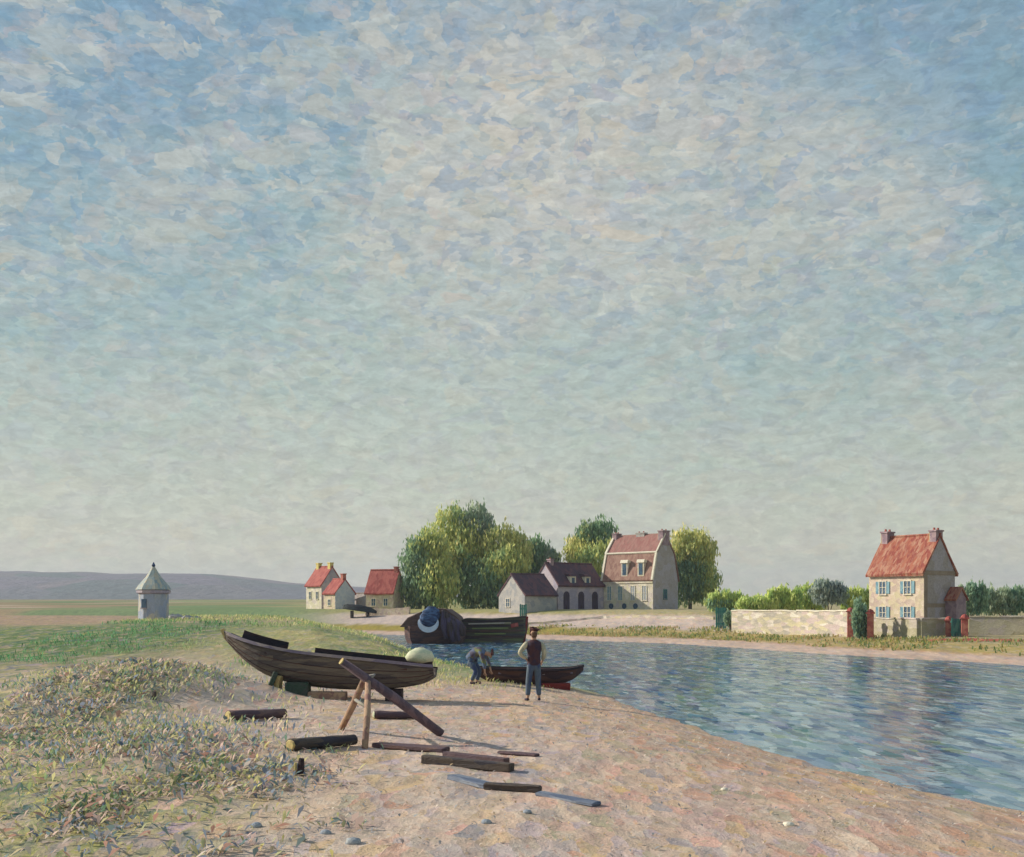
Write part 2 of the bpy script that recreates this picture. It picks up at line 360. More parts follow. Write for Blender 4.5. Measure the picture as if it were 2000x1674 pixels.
def axis(lo, hi, n, c, k):
    u0 = math.asinh((lo - c) / k); u1 = math.asinh((hi - c) / k)
    return c + k * np.sinh(np.linspace(u0, u1, n))
xs = axis(-2600, 2600, 520, 0, 6.0); ys = axis(-60, 3000, 620, 14, 9.0)
X, Y = np.meshgrid(xs, ys); Z, dn, df, riv, far = terrain(X, Y)
nx, ny = len(xs), len(ys)
idx = np.arange(nx * ny).reshape(ny, nx)
F = np.stack([idx[:-1, :-1], idx[:-1, 1:], idx[1:, 1:], idx[1:, :-1]], -1).reshape(-1, 4)
V = np.stack([X, Y, Z], -1).reshape(-1, 3)
def L3(a, b, t): return a * (1 - t[..., None]) + b * t[..., None]
C = lambda *c: np.array(c, float)
n1 = fbm(X * .12, Y * .06 + 4); n2 = fbm(X * .4 + 9, Y * .25); n3 = fbm(X * 1.1, Y * .7)
sand = C(.60, .48, .38); pink = C(.68, .46, .41); wet = C(.50, .33, .21); grey = C(.52, .46, .44)
col = L3(np.broadcast_to(sand, X.shape + (3,)), grey, sst(.45, .65, n2) * .8)
col = L3(col, pink, sst(.5, .7, n1) * .7)
col = L3(col, wet, sst(7.0, .5, dn) * .75 * sst(40, 26, Y))
weed = sst(37, 27, Y + (n2 - .5) * 6) * sst(.9, -1.6, X + 1.9 + (n2 - .5) * 3.5 + .30 * (np.minimum(Y, 26) - 10.3)) * sst(-12, 2, Y)
col = L3(col, C(.45, .37, .27), weed * .85)
col = L3(col, C(.36, .36, .18), weed * sst(.45, .6, n1) * .5)
# bank behind the boats
bk = sst(30, 40, Y + (n2 - .5) * 6) * sst(10, 3, X)
col = L3(col, C(.40, .39, .15), bk)
col = L3(col, C(.11, .25, .09), bk * sst(.42, .6, n2) * sst(16, 3, dn) * .9)
fld = sst(26, 33, Y + (n3 - .5) * 5) * sst(-9.5, -13, X + .0 * Y)
col = L3(col, C(.35, .29, .20), fld * sst(16, 30, Y))
gb = sst(29, 34, Y + (n2 - .5) * 8) * sst(58, 50, Y + (n2 - .5) * 14) * sst(-9, -13, X)
col = L3(col, C(.10, .19, .07), gb * .9)
pf = sst(54, 64, Y + (n2 - .5) * 10) * sst(-14, -22, X)
col = L3(col, C(.40, .28, .21), pf * .9)
col = L3(col, C(.27, .27, .15), sst(62, 75, Y) * sst(-26, -20, X + (Y - 70) * .30) * .85)
# far bank
fm = far.astype(float)
wr = sst(.175, .215, X / np.maximum(Y, 1.0))
fc = L3(np.broadcast_to(C(.50, .39, .33), X.shape + (3,)), C(.32, .27, .08), sst(2.6, 3.6, df + (n3 - .5) * 1.0))
fc = L3(fc, C(.36, .22, .10), sst(3.6, 3.0, df) * sst(2.4, 3.0, df) * .7)
fc = L3(fc, C(.52, .44, .40), sst(7.2, 8.4, df + (n3 - .5) * 2) * sst(15.5, 14, df) * (1 - wr))
fc = L3(fc, C(.28, .27, .14), sst(6.5, 8.5, df) * wr)
fc = L3(fc, C(.33, .32, .15), sst(14.5, 16, df))
lf = sst(-.13, -.22, X / np.maximum(Y, 1)); fc = L3(fc, L3(np.broadcast_to(C(.31, .30, .17), X.shape + (3,)), C(.34, .275, .185), sst(-.28, -.33, X / np.maximum(Y, 1) + (n1 - .5) * .06)), lf)
sf = fbm(X * .018 + 7, Y * .03 + 2); fc = L3(fc, C(.17, .27, .14), sst(.50, .60, sf) * lf * .8); fc = L3(fc, C(.46, .38, .30), sst(.42, .34, sf) * lf * .7)
fc = fc * (1 + (fbm(X * .9, Y * .45) - .5) * .6 * sst(130, 60, Y) + (fbm(X * .05, Y * .012 + 3) - .5) * .55 * sst(110, 170, Y))[..., None]
col = np.where(far[..., None], fc, col)
col = np.where(riv[..., None], C(.16, .18, .17), col)
meg = bpy.data.meshes.new('ground')
meg.vertices.add(len(V)); meg.vertices.foreach_set('co', V.astype(np.float32).ravel())
meg.loops.add(F.size); meg.loops.foreach_set('vertex_index', F.astype(np.int32).ravel())
meg.polygons.add(len(F)); meg.polygons.foreach_set('loop_start', np.arange(0, F.size, 4, dtype=np.int32))
meg.update(calc_edges=True)
meg.polygons.foreach_set('use_smooth', np.ones(len(F), bool))
at = meg.color_attributes.new('Col', 'FLOAT_COLOR', 'POINT'); c4 = np.ones((len(V), 4), np.float32)
c4[:, :3] = col.reshape(-1, 3); c4[:, 3] = 1; at.data.foreach_set('color', c4.ravel())
at = meg.color_attributes.new('Zone', 'FLOAT_COLOR', 'POINT'); c4 = np.ones((len(V), 4), np.float32)
wz = np.clip(weed + bk * .45 + gb * .2, 0, 1)
wz = np.where(far | riv, .0, wz)
c4[:, 0] = wz.ravel(); c4[:, 1] = np.clip(1 - .5 * bk - .5 * fld - .55 * fm, 0, 1).ravel(); at.data.foreach_set('color', c4.ravel())
mg, nt, b = newmat('earth and sand')
tc = nt.nodes.new('ShaderNodeTexCoord'); P = tc.outputs['Object']
ca = nt.nodes.new('ShaderNodeVertexColor'); ca.layer_name = 'Col'
za = nt.nodes.new('ShaderNodeVertexColor'); za.layer_name = 'Zone'
zs = nt.nodes.new('ShaderNodeSeparateColor'); lk(nt, za.outputs[0], zs.inputs[0])
Pf = mapping(nt, P, (1, .38, 1), (0, 0, R(9)))
Pw = warp(nt, warp(nt, Pf, 2.4, .40), 12.0, .08)
r1, g1, b1, d1 = cells(nt, Pw, 4.6); r2, g2, b2, d2 = cells(nt, warp(nt, Pf, 12, .12), 13.0)
palw = ramp(nt, r1, stops([(.30, .33, .12), (.08, .17, .16), (.64, .42, .37), (.56, .50, .18), (.14, .20, .28), (.52, .42, .31), (.14, .25, .11), (.44, .33, .42), (.40, .40, .22), (.62, .50, .42)]), 'CONSTANT')
pals = ramp(nt, r1, stops([(.62, .37, .31), (.56, .40, .19), (.68, .56, .44), (.31, .31, .34), (.54, .43, .34), (.58, .32, .22), (.50, .42, .46), (.64, .48, .34), (.36, .36, .24)]), 'CONSTANT')
palw2 = ramp(nt, r2, stops([(.34, .34, .14), (.08, .15, .14), (.52, .40, .34), (.46, .42, .18), (.20, .24, .28), (.30, .28, .18)]), 'CONSTANT')
pals2 = ramp(nt, r2, stops([(.52, .40, .32), (.42, .36, .26), (.56, .50, .42), (.40, .32, .26), (.50, .36, .28)]), 'CONSTANT')
c = mixc(nt, mathn(nt, 'MULTIPLY', g1, mathn(nt, 'MULTIPLY', zs.outputs[0], .85)), ca.outputs[0], palw)
c = mixc(nt, mathn(nt, 'MULTIPLY', g2, mathn(nt, 'MULTIPLY', zs.outputs[0], .55)), c, palw2)
inv = mathn(nt, 'MULTIPLY', mathn(nt, 'SUBTRACT', 1.0, zs.outputs[0]), zs.outputs[1])
c = mixc(nt, mathn(nt, 'MULTIPLY', g1, mathn(nt, 'MULTIPLY', inv, .85)), c, pals)
c = mixc(nt, mathn(nt, 'MULTIPLY', g2, mathn(nt, 'MULTIPLY', inv, .6)), c, pals2)
# long drawn streaks of tone
sn = noise(nt, mapping(nt, P, (1.1, .35, 1), (0, 0, R(-22))), 1.7, 6, .65, .5).outputs[0]
c = mixc(nt, 1.0, c, ramp(nt, sn, [(0.3, (.84, .82, .90)), (0.5, (1.04, 1.02, 1.02)), (0.72, (1.26, 1.18, 1.10))]), 'MULTIPLY')
fn = noise(nt, P, 28, 4, .7).outputs[0]
c = mixc(nt, 1.0, c, ramp(nt, fn, [(0.25, .78), (0.75, 1.2)]), 'MULTIPLY')
lk(nt, c, b.inputs['Base Color']); b.inputs['Roughness'].default_value = 1.0; b.inputs['Specular IOR Level'].default_value = 0.0
bp = nt.nodes.new('ShaderNodeBump'); bp.inputs['Strength'].default_value = .55; bp.inputs['Distance'].default_value = .05
lk(nt, mathn(nt, 'ADD', mathn(nt, 'MULTIPLY', fn, .8), mathn(nt, 'ADD', mathn(nt, 'MULTIPLY', d1, .9), sn)), bp.inputs['Height']); lk(nt, bp.outputs[0], b.inputs['Normal'])
go = link('ground', meg, mg); go['kind'] = 'structure'

# ------------------------------------------------------------------ river
mb = MB()
me = bpy.data.meshes.new('river')
me.from_pydata([(-170, -58, 0), (60, -58, 0), (60, 150, 0), (-170, 150, 0)], [], [(0, 1, 2, 3)])
mw, nt, b = newmat('river water')
tc = nt.nodes.new('ShaderNodeTexCoord'); P = tc.outputs['Object']
Pf = mapping(nt, P, (1, .30, 1), (0, 0, R(20)))
Pw = warp(nt, Pf, 2.6, .55)
r1, g1, b1, d1 = cells(nt, Pw, 2.5); r2, g2, b2, d2 = cells(nt, warp(nt, Pf, 6, .22), 4.6)
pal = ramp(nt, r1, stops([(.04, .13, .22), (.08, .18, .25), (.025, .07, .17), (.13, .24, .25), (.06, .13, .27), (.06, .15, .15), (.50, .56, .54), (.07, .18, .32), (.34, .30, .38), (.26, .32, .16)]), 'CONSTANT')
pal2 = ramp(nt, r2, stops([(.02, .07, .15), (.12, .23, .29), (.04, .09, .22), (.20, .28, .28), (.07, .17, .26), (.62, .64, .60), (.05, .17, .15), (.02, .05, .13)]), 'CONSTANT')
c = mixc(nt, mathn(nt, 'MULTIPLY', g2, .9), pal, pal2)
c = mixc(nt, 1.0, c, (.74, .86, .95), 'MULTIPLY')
lk(nt, c, b.inputs['Base Color']); b.inputs['Roughness'].default_value = .6; b.inputs['Specular IOR Level'].default_value = 0.0
gl = nt.nodes.new('ShaderNodeBsdfGlossy'); gl.inputs['Roughness'].default_value = .10; gl.inputs['Color'].default_value = (.80, .88, .95, 1)
wn = noise(nt, mapping(nt, P, (1.0, .7, 1), (0, 0, R(10))), 1.6, 3, .6, .4).outputs[0]
wn2 = noise(nt, P, 6.0, 3, .6).outputs[0]
h = mathn(nt, 'ADD', mathn(nt, 'ADD', mathn(nt, 'MULTIPLY', d1, .7), wn), mathn(nt, 'MULTIPLY', wn2, .3))
bp = nt.nodes.new('ShaderNodeBump'); bp.inputs['Strength'].default_value = 1.0; bp.inputs['Distance'].default_value = .020
lk(nt, h, bp.inputs['Height']); lk(nt, bp.outputs[0], gl.inputs['Normal'])
# each wavelet shows either the sky and the bank or the water's own blue
fr = mathn(nt, 'ADD', .17, mathn(nt, 'MULTIPLY', mathn(nt, 'MULTIPLY', mathn(nt, 'ADD', b1, b2), .5), .78))
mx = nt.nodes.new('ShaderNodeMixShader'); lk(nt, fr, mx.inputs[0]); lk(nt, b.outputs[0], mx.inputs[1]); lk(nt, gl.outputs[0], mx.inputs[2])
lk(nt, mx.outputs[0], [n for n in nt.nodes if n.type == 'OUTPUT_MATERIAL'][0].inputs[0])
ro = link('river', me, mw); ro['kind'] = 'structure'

# ------------------------------------------------------------------ far hills
hx = np.linspace(-2400, 2400, 240); hv = []; hf = []
prof = np.interp(hx, [-2400, -900, -620, -500, -380, -260, -150, 200, 2400], [95, 92, 84, 82, 66, 52, 40, 18, 14])
prof = prof + (fbm(hx * .02, hx * 0) - .5) * 8 + (fbm(hx * .09, hx * 0 + 3) - .5) * 2.5
rows = [(1500, 0.0), (1560, .3), (1640, .62), (1760, .9), (1880, 1.0), (2100, .5)]
for (yy, kf) in rows:
    for i in range(len(hx)): hv.append((hx[i], yy + 20 * math.sin(i * .2), prof[i] * .68 * kf + (-2 if kf == 0 else 0)))
nh = len(hx)
for r in range(len(rows) - 1):
    for i in range(nh - 1): hf.append((r * nh + i, r * nh + i + 1, (r + 1) * nh + i + 1, (r + 1) * nh + i))
me = bpy.data.meshes.new('hills'); me.from_pydata(hv, [], hf)
mh = paint('hazy violet heath and woods', [(.05, .06, .10), (.13, .10, .15), (.05, .09, .09), (.17, .13, .15)], .008, (1, 1, 5), vary=.3)  # violet of distant air mixed into the hill colours
ho = link('hills', me, mh, smooth=True); ho['kind'] = 'structure'

# ------------------------------------------------------------------ haze
HAZE = True
if HAZE:
    hb = MB().box(-2750, 2750, -150, 3150, -3.5, 100).build('haze', None)
    m = bpy.data.materials.new('haze'); m.use_nodes = True; nt = m.node_tree; nt.nodes.clear()
    o = nt.nodes.new('ShaderNodeOutputMaterial'); pv = nt.nodes.new('ShaderNodeVolumePrincipled')
    pv.inputs['Color'].default_value = (.72, .78, .92, 1); pv.inputs['Density'].default_value = .00032; pv.inputs['Anisotropy'].default_value = .1
    lk(nt, pv.outputs[0], o.inputs['Volume']); hb.data.materials.append(m); hb['kind'] = 'stuff'

# ------------------------------------------------------------------ foliage
def leaves(centers, rads, wts, n, size, pals, cp=None, seed=1, up=1.0, aspect=.36, shell=.55):
    g = np.random.default_rng(seed); k = len(centers)
    ci = g.choice(k, n, p=np.array(wts) / sum(wts))
    d = g.normal(size=(n, 3)); d /= np.linalg.norm(d, axis=1, keepdims=True)
    r = shell + (1 - shell) * g.random(n) ** .6; r *= 1 + .15 * g.normal(size=n)
    ctr = np.array(centers)[ci]; rd = np.array(rads)[ci]
    # lumpy outline
    lump = 1 + .16 * np.sin(d[:, 0] * 5 + ci * 1.7) * np.cos(d[:, 2] * 6 + ci * 2.3)
    p = ctr + d * rd * (r * lump)[:, None]
    L = size * (.6 + .9 * g.random(n)); W = L * aspect * (.7 + .6 * g.random(n))
    yaw = g.random(n) * 2 * np.pi; tl = g.normal(0, .42, n) / up
    ux = np.stack([np.sin(tl) * np.cos(yaw), np.sin(tl) * np.sin(yaw), np.cos(tl)], 1)
    sd = np.stack([-np.sin(yaw), np.cos(yaw), 0 * yaw], 1)
    sd = sd + .3 * g.normal(size=(n, 3)); sd -= (sd * ux).sum(1, keepdims=True) * ux; sd /= np.linalg.norm(sd, axis=1, keepdims=True)
    a = p - ux * (L / 2)[:, None]; bq = p + ux * (L / 2)[:, None]; m1 = p + sd * (W / 2)[:, None]; m2 = p - sd * (W / 2)[:, None]
    v = np.stack([a, m1, bq, m2], 1).reshape(-1, 3); f = np.arange(4 * n).reshape(n, 4)
    if cp is None: cp = [g.integers(0, len(pals)) for _ in range(k)]
    cp = np.array(cp)[ci]
    # patches of leaf colour inside each clump
    q = np.floor(p / (size * 2.6)).astype(int); hsh = ((q[:, 0] * 73856093) ^ (q[:, 1] * 19349663) ^ (q[:, 2] * 83492791)) % 97 / 97.0
    cols = np.zeros((n, 3))
    for j, pal in enumerate(pals):
        s = cp == j; pal = np.array(pal); ii = np.clip(((hsh[s] * .65 + g.random(s.sum()) * .35) * len(pal)).astype(int), 0, len(pal) - 1)
        cols[s] = pal[ii]
    cols = cols ** .60 * np.array([1.42, 1.36, 1.12]) * (.78 + .44 * g.random((n, 1)))
    return v, f, cols
G_WILLOW = [[(.10, .17, .05), (.22, .26, .07), (.32, .33, .09), (.15, .22, .08), (.06, .13, .06)],
            [(.05, .12, .07), (.08, .16, .09), (.04, .09, .07), (.12, .18, .08)],
            [(.36, .35, .10), (.28, .30, .09), (.20, .25, .08), (.40, .36, .14), (.10, .16, .07)],
            [(.07, .13, .10), (.13, .18, .15), (.05, .10, .10), (.16, .19, .13)]]
G_HEDGE = [[(.22, .33, .08), (.32, .40, .11), (.14, .25, .07), (.40, .42, .12)], [(.22, .32, .09), (.30, .38, .11), (.08, .17, .12)], [(.26, .36, .10), (.36, .42, .13), (.16, .27, .08)]]
G_BLUE = [[(.10, .15, .20), (.13, .18, .24), (.09, .14, .15), (.16, .20, .20)]]
G_DARK = [[(.04, .11, .09), (.07, .15, .12), (.10, .18, .12), (.03, .08, .08)], [(.10, .17, .12), (.16, .22, .17), (.07, .13, .12)]]
def tree(name, label, x, y, clumps, n, size, pals, cp=None, seed=1, cat='tree', group=None, trunk=.28, z=None, shell=.5):
    z0 = gz(x, y) if z is None else z
    t = thing(name, label, cat, (x, y, z0), 0, group)
    cs = [c[:3] for c in clumps]; rs = [c[3:6] for c in clumps]; wts = [(c[3] * c[5] + c[3] * c[4]) for c in clumps]
    v, f, cols = leaves(cs, rs, wts, n, size, pals, cp, seed, shell=shell)
    v[:, 2] = np.maximum(v[:, 2], .02)
    np_mesh('crown', v, f, LEAF, cols, t)
    mbt = MB(); top = max(c[2] for c in clumps)
    mbt.tube([(0, 0, -.3), (.05, 0, top * .35), (-.05, .05, top * .75)], [trunk, trunk * .8, trunk * .4], 8, wob=.1)
    for c in clumps:
        mbt.tube([(0, 0, top * .25), (c[0] * .5, c[1] * .5, c[2] * .65), (c[0] * .9, c[1] * .9, c[2])], [trunk * .5, trunk * .33, trunk * .12], 6)
    mbt.build('trunk', M['bark'], t)
    return t
def px(x, Yd): return (x - 1000) / 2222.0 * Yd
TG = 'tall trees on the far bank'
D0 = 142; k = D0 / 2222.0
def cl(cx, top, bot, wpx, base, cxm, dy=0):  # crown lump measured on the picture, turned into metres
    return ((cx - cxm) * k, dy, (base - (top + bot) / 2) * k, wpx / 2 * k * 1.14, wpx / 2 * k * 1.0, (bot - top) / 2 * k * 1.03)
tree('willow_tree', 'leftmost tall willow of the clump, drooping over the red roofed cottage', px(838, D0), D0 - 4,
     [cl(825, 1050, 1150, 62, 1192, 838), cl(845, 1040, 1110, 60, 1192, 838), cl(822, 1110, 1192, 60, 1192, 838), cl(860, 1090, 1192, 70, 1192, 838, -1)],
     9000, .55, G_WILLOW, [1, 0, 1, 0], 3, group=TG)
tree('willow_tree', 'tallest tree of the far bank clump with a double grey green top', px(905, D0), D0 + 2,
     [cl(880, 990, 1080, 70, 1192, 905), cl(930, 985, 1075, 62, 1192, 905), cl(905, 1030, 1130, 110, 1192, 905), cl(868, 1070, 1165, 70, 1192, 905, -2), cl(925, 1090, 1192, 90, 1192, 905, -2)],
     13000, .6, G_WILLOW, [0, 3, 0, 2, 1], 4, group=TG, trunk=.4)
tree('willow_tree', 'yellow green tree right of the tallest one in the clump', px(988, D0), D0,
     [cl(975, 1030, 1110, 66, 1192, 988), cl(1010, 1042, 1120, 56, 1192, 988), cl(985, 1075, 1160, 80, 1192, 988, -2), cl(965, 1110, 1192, 80, 1192, 988, -2), cl(1005, 1120, 1190, 60, 1192, 988)],
     11000, .58, G_WILLOW, [2, 2, 0, 1, 3], 5, group=TG, trunk=.33)
tree('willow_tree', 'dark green tree at the right end of the clump above the slate barns', px(1050, D0), D0 + 3,
     [cl(1045, 1052, 1120, 46, 1192, 1050), cl(1070, 1068, 1130, 44, 1192, 1050), cl(1045, 1090, 1180, 60, 1192, 1050)],
     7000, .55, G_WILLOW, [1, 3, 1], 6, group=TG, trunk=.28)
tree('willow_tree', 'yellow and green tree rising behind the barns, left of the mansard house', px(1158, D0), D0 + 2,
     [cl(1175, 1015, 1085, 58, 1192, 1158), cl(1148, 1018, 1080, 40, 1192, 1158), cl(1135, 1042, 1110, 58, 1192, 1158), cl(1165, 1060, 1150, 80, 1192, 1158, -2), cl(1150, 1110, 1190, 66, 1192, 1158)],
     9500, .55, G_WILLOW, [1, 1, 2, 0, 1], 7, group=TG, trunk=.3)
tree('willow_tree', 'green tree with pale hanging shoots, right of the mansard house', px(1350, D0), D0 + 1,
     [cl(1335, 1036, 1110, 48, 1192, 1350), cl(1368, 1038, 1120, 58, 1192, 1350), cl(1345, 1080, 1180, 70, 1192, 1350), cl(1375, 1100, 1180, 60, 1192, 1350)],
     9500, .55, G_WILLOW, [2, 2, 1, 0], 8, group=TG, trunk=.3)
HG = 'bushes behind the far bank wall'
def bush(name, label, x0, x1, top, bot, Yd, pals, n, size, seed, cat='bush', group=HG, cpx=None, lumps=3):
    kk = Yd / 2222.0; xc = (x0 + x1) / 2; z0 = gz(px(xc, Yd), Yd); wpx = (x1 - x0) / lumps
    g = random.Random(seed); cs = []
    zt = EYE + (1185 - top) * kk - z0; zb = EYE + (1185 - bot) * kk - z0; zb = max(0.1, min(zb, zt - .5))
    for i in range(lumps):
        cx = (x0 + wpx * (i + .5) - xc) * kk; hh = zt * g.uniform(.84, 1.0)
        cs.append((cx, g.uniform(-.3, .3), (hh + zb) / 2 if zb > .3 else hh / 2, wpx * kk * .80, wpx * kk * .6, (hh - zb) / 2 if zb > .3 else hh / 2))
    return tree(name, label, px(xc, Yd), Yd, cs, n, size, pals, cpx, seed, cat, group, trunk=.1, shell=.35)
bush('hedge_bush', 'low bright green bush beside the willow, right of the mansard house', 1385, 1450, 1152, 1195, 98, G_HEDGE, 3500, .32, 11)
bush('hedge_bush', 'low long green bush, lowest part of the row behind the pale wall', 1445, 1515, 1160, 1195, 96, G_HEDGE, 3500, .32, 12)
bush('hedge_bush', 'mid green rounded bush left of the blue grey bush', 1500, 1562, 1140, 1195, 96, G_HEDGE, 4200, .34, 13)
bush('hedge_bush', 'taller light green bush with a pointed top, behind the blue grey bush', 1560, 1612, 1130, 1195, 99, G_HEDGE, 4200, .34, 14, lumps=2)
bush('hedge_bush', 'blue grey bush standing out of the green row', 1590, 1645, 1132, 1180, 94, G_BLUE, 3800, .32, 15, lumps=2)
bush('hedge_bush', 'green bush touching the left corner of the red roofed house', 1645, 1708, 1140, 1195, 95, G_HEDGE, 4200, .34, 16)
bush('garden_tree', 'dark blue green tree at the right of the red roofed house', 1866, 1925, 1137, 1200, 93, G_DARK, 5000, .34, 17, 'tree')
bush('garden_tree', 'pale grey green tree at the right edge of the picture', 1918, 2000, 1140, 1200, 97, G_DARK, 6000, .36, 18, 'tree', cpx=[1, 1, 0])

# ------------------------------------------------------------------ houses
class House:
    def __init__(s, name, label, x, y, rz, w, d, eave, ridge, wallm, roofm, z=None, over=.16, brk=None, gablem=None, sidewall=None):
        s.z = gz(x, y) if z is None else z
        s.w, s.d = w, d; s.e = eave - s.z; s.r = ridge - s.z
        s.t = thing(name, label, 'house', (x, y, s.z), rz)
        e, r = s.e, s.r
        if brk:
            bz, bi = brk[0] - s.z, brk[1]
            prof = [(-d / 2, e), (-d / 2 + bi, bz), (0, r), (d / 2 - bi, bz), (d / 2, e)]
            rl = [(-d / 2 - over * .6, e - .1), (-d / 2 + bi - .05, bz), (0, r), (d / 2 - bi + .05, bz), (d / 2 + over * .6, e - .1)]
        else:
            sl = (r - e) / (d / 2); prof = [(-d / 2, e), (0, r), (d / 2, e)]
            rl = [(-d / 2 - over, e - over * sl), (0, r), (d / 2 + over, e - over * sl)]
        s.prof = prof
        wp = [(-d / 2, -.6)] + prof + [(d / 2, -.6)]
        MB().prism(wp, -w / 2, w / 2).build('wall', wallm, s.t)
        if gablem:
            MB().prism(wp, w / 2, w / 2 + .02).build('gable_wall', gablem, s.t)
        up = [(yy * (1 + .03), zz + .16) for yy, zz in rl]
        lo = [(yy, zz + .004) for yy, zz in rl]
        s.roof = MB().prism(up + lo[::-1], -w / 2 - over * .5, w / 2 + over * .5).build('roof', roofm, s.t, sub=2, rough=.018)
        MB().tube([(-w / 2 - .1, 0, r + .16), (w / 2 + .1, 0, r + .16)], .09, 6).build('ridge_cap', roofm, s.roof)
    def chimney(s, x, y, zb, zt, sx, sy, mat, pots=2, lit=None):
        zb -= s.z; zt -= s.z
        b = MB().box(x - sx / 2, x + sx / 2, y - sy / 2, y + sy / 2, zb, zt).box(x - sx / 2 - .06, x + sx / 2 + .06, y - sy / 2 - .06, y + sy / 2 + .06, zt + .002, zt + .12)
        c = b.build('chimney', mat, s.t, rough=.01)
        for i in range(pots):
            p = MB()
            yy = y + (i - (pots - 1) / 2) * sy * .55 if sy >= sx else y; xx = x if sy >= sx else x + (i - (pots - 1) / 2) * sx * .55
            p.lathe([(.09, zt + .12), (.07, zt + .26), (.085, zt + .28)], 7, xx, yy); p.build('chimney_pot', M['brick'], c)
        if lit: MB().box(x - sx / 2 - .03, x - sx / 2 - .002, y - sy / 2, y + sy / 2, zb, zt - .02).build('sunlit_face', lit, c)  # sun side of the stack put in as a lighter colour
        return c
    def window(s, u, zc, ww, hh, face='front', shutters=None, glass='pane', frame='white', arch=False, name='window'):
        f = MB(); a = .06
        f.box(-ww / 2 - a, -ww / 2, -.06, .04, -hh / 2 - a, hh / 2 + a).box(ww / 2, ww / 2 + a, -.06, .04, -hh / 2 - a, hh / 2 + a)
        f.box(-ww / 2, ww / 2, -.06, .04, hh / 2, hh / 2 + a).box(-ww / 2 - a - .04, ww / 2 + a + .04, -.10, .04, -hh / 2 - a - .05, -hh / 2 - a)
        f.box(-.02, .02, -.05, .03, -hh / 2, hh / 2).box(-ww / 2, -.02, -.05, .03, .0, .035).box(.02, ww / 2, -.05, .03, 0, .035)
        o = f.build(name, M[frame], s.t)
        p = MB().box(-ww / 2, ww / 2, -.02, .02, -hh / 2, hh / 2).build('pane', M[glass], o)
        if shutters:
            for sg in (-1, 1):
                x0 = sg * (ww / 2 + a + .01); x1 = x0 + sg * ww * .48; sh = MB()
                sh.box(min(x0, x1), max(x0, x1), -.05, -.012, -hh / 2, hh / 2)
                for j in range(0): sh.box(min(x0, x1) + .04, max(x0, x1) - .04, -.065, -.051, -hh / 2 + hh * (j + .2) / 5, -hh / 2 + hh * (j + .75) / 5)
                sh.build('shutter', M[shutters], o)
        if face == 'front': o.location = (u, -s.d / 2, zc - s.z)
        elif face == 'right': o.location = (s.w / 2 + .02, u, zc - s.z); o.rotation_euler = (0, 0, R(90))
        elif face == 'left': o.location = (-s.w / 2, u, zc - s.z); o.rotation_euler = (0, 0, R(-90))
        return o
A37 = R(-37)
# red roofed house on the right
Yr = 78.0; kr = Yr / 2222
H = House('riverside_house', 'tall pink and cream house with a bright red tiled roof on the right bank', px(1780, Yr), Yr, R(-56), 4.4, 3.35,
          EYE + 67 * kr, EYE + 134 * kr, M['pinkw'], M['redtile'], over=.22, gablem=M['gable'])  # gable away from the sun gets its shade as a greyer colour
H.chimney(-1.95, 0.0, EYE + 118 * kr, EYE + 146 * kr, .5, .75, M['purbrick'], 2, M['yel'])
H.chimney(1.95, 0.0, EYE + 112 * kr, EYE + 143 * kr, .5, .75, M['purbrick'], 2, M['yel'])
for u in (-1.05, .95):
    H.window(u, EYE + 37 * kr, .50, .82, shutters='shut'); H.window(u, EYE - 12 * kr, .50, .82, shutters='shut')
e = H.e
MB().box(H.w / 2 + .022, H.w / 2 + .06, -H.d / 2, H.d / 2, e - .22, e + .05).build('band_course', M['band'], H.t)
MB().box(H.w / 2 + .022, H.w / 2 + .06, -H.d / 2, H.d / 2, e * .43, e * .43 + .25).build('band_course', M['band'], H.t)
MB().box(H.w / 2 + .022, H.w / 2 + .05, -H.d / 2 - .02, -H.d / 2 + .35, -.5, e - .23).build('corner_quoin', M['band'], H.t)
MB().box(-H.w / 2 - .1, H.w / 2 + .05, -H.d / 2 - .20, -H.d / 2 - .003, e - .24, e - .10).build('eaves_board', M['wallgr'], H.t)
lean = MB().prism([(-.55, -.5), (-.55, 2.35), (.0, 3.0), (.55, 2.35), (.55, -.5)], H.w / 2 + .07, H.w / 2 + .9).build('lean_to', M['purbrick'], H.t); lean.location = (0, 1.1, 0)
lr = MB().prism([(-.68, 2.21), (.0, 3.02), (.68, 2.21), (.70, 2.33), (.0, 3.16), (-.70, 2.33)], H.w / 2 + .08, H.w / 2 + 1.0).build('roof', M['redtile'], lean)
# mansard house
Ym = 125.0; km = Ym / 2222
H = House('mansard_house', 'cream mansard house with rose roof, two dormers and a shade-toned grey side wall', px(1250, Ym), Ym, R(-43), 6.8, 4.6,
          EYE + 50 * km, EYE + 137 * km, M['cream'], M['brntile'], brk=(EYE + 101 * km, .75), gablem=M['gable'], over=.2)  # shade of the side wall put into its grey colour
bz = EYE + 101 * km - H.z
MB().prism([(-H.d / 2 + .62, bz + .14), (-.02, H.r + .25), (-.02, H.r + .17), (-H.d / 2 + .70, bz + .08)], -H.w / 2 - .05, H.w / 2 - .12).build('upper_roof', M['rosetile'], H.roof, sub=1)
MB().tube([(-H.w / 2 - .1, -H.d / 2 + .62, bz + .16), (H.w / 2 + .1, -H.d / 2 + .62, bz + .16)], .12, 6).build('cornice', M['white'], H.t)
for sx in (-1, 1):
    MB().beam((sx * (H.w / 2 + .0), -H.d / 2 - .16, H.e + .02), (sx * (H.w / 2 + .0), -H.d / 2 + .62, bz + .1), .24, .2).build('roof_verge', M['white'], H.t)
MB().beam((H.w / 2 + .02, -H.d / 2 + .6, bz + .15), (H.w / 2 + .02, -.1, H.r + .2), .16, .16).build('roof_verge', M['white'], H.t)
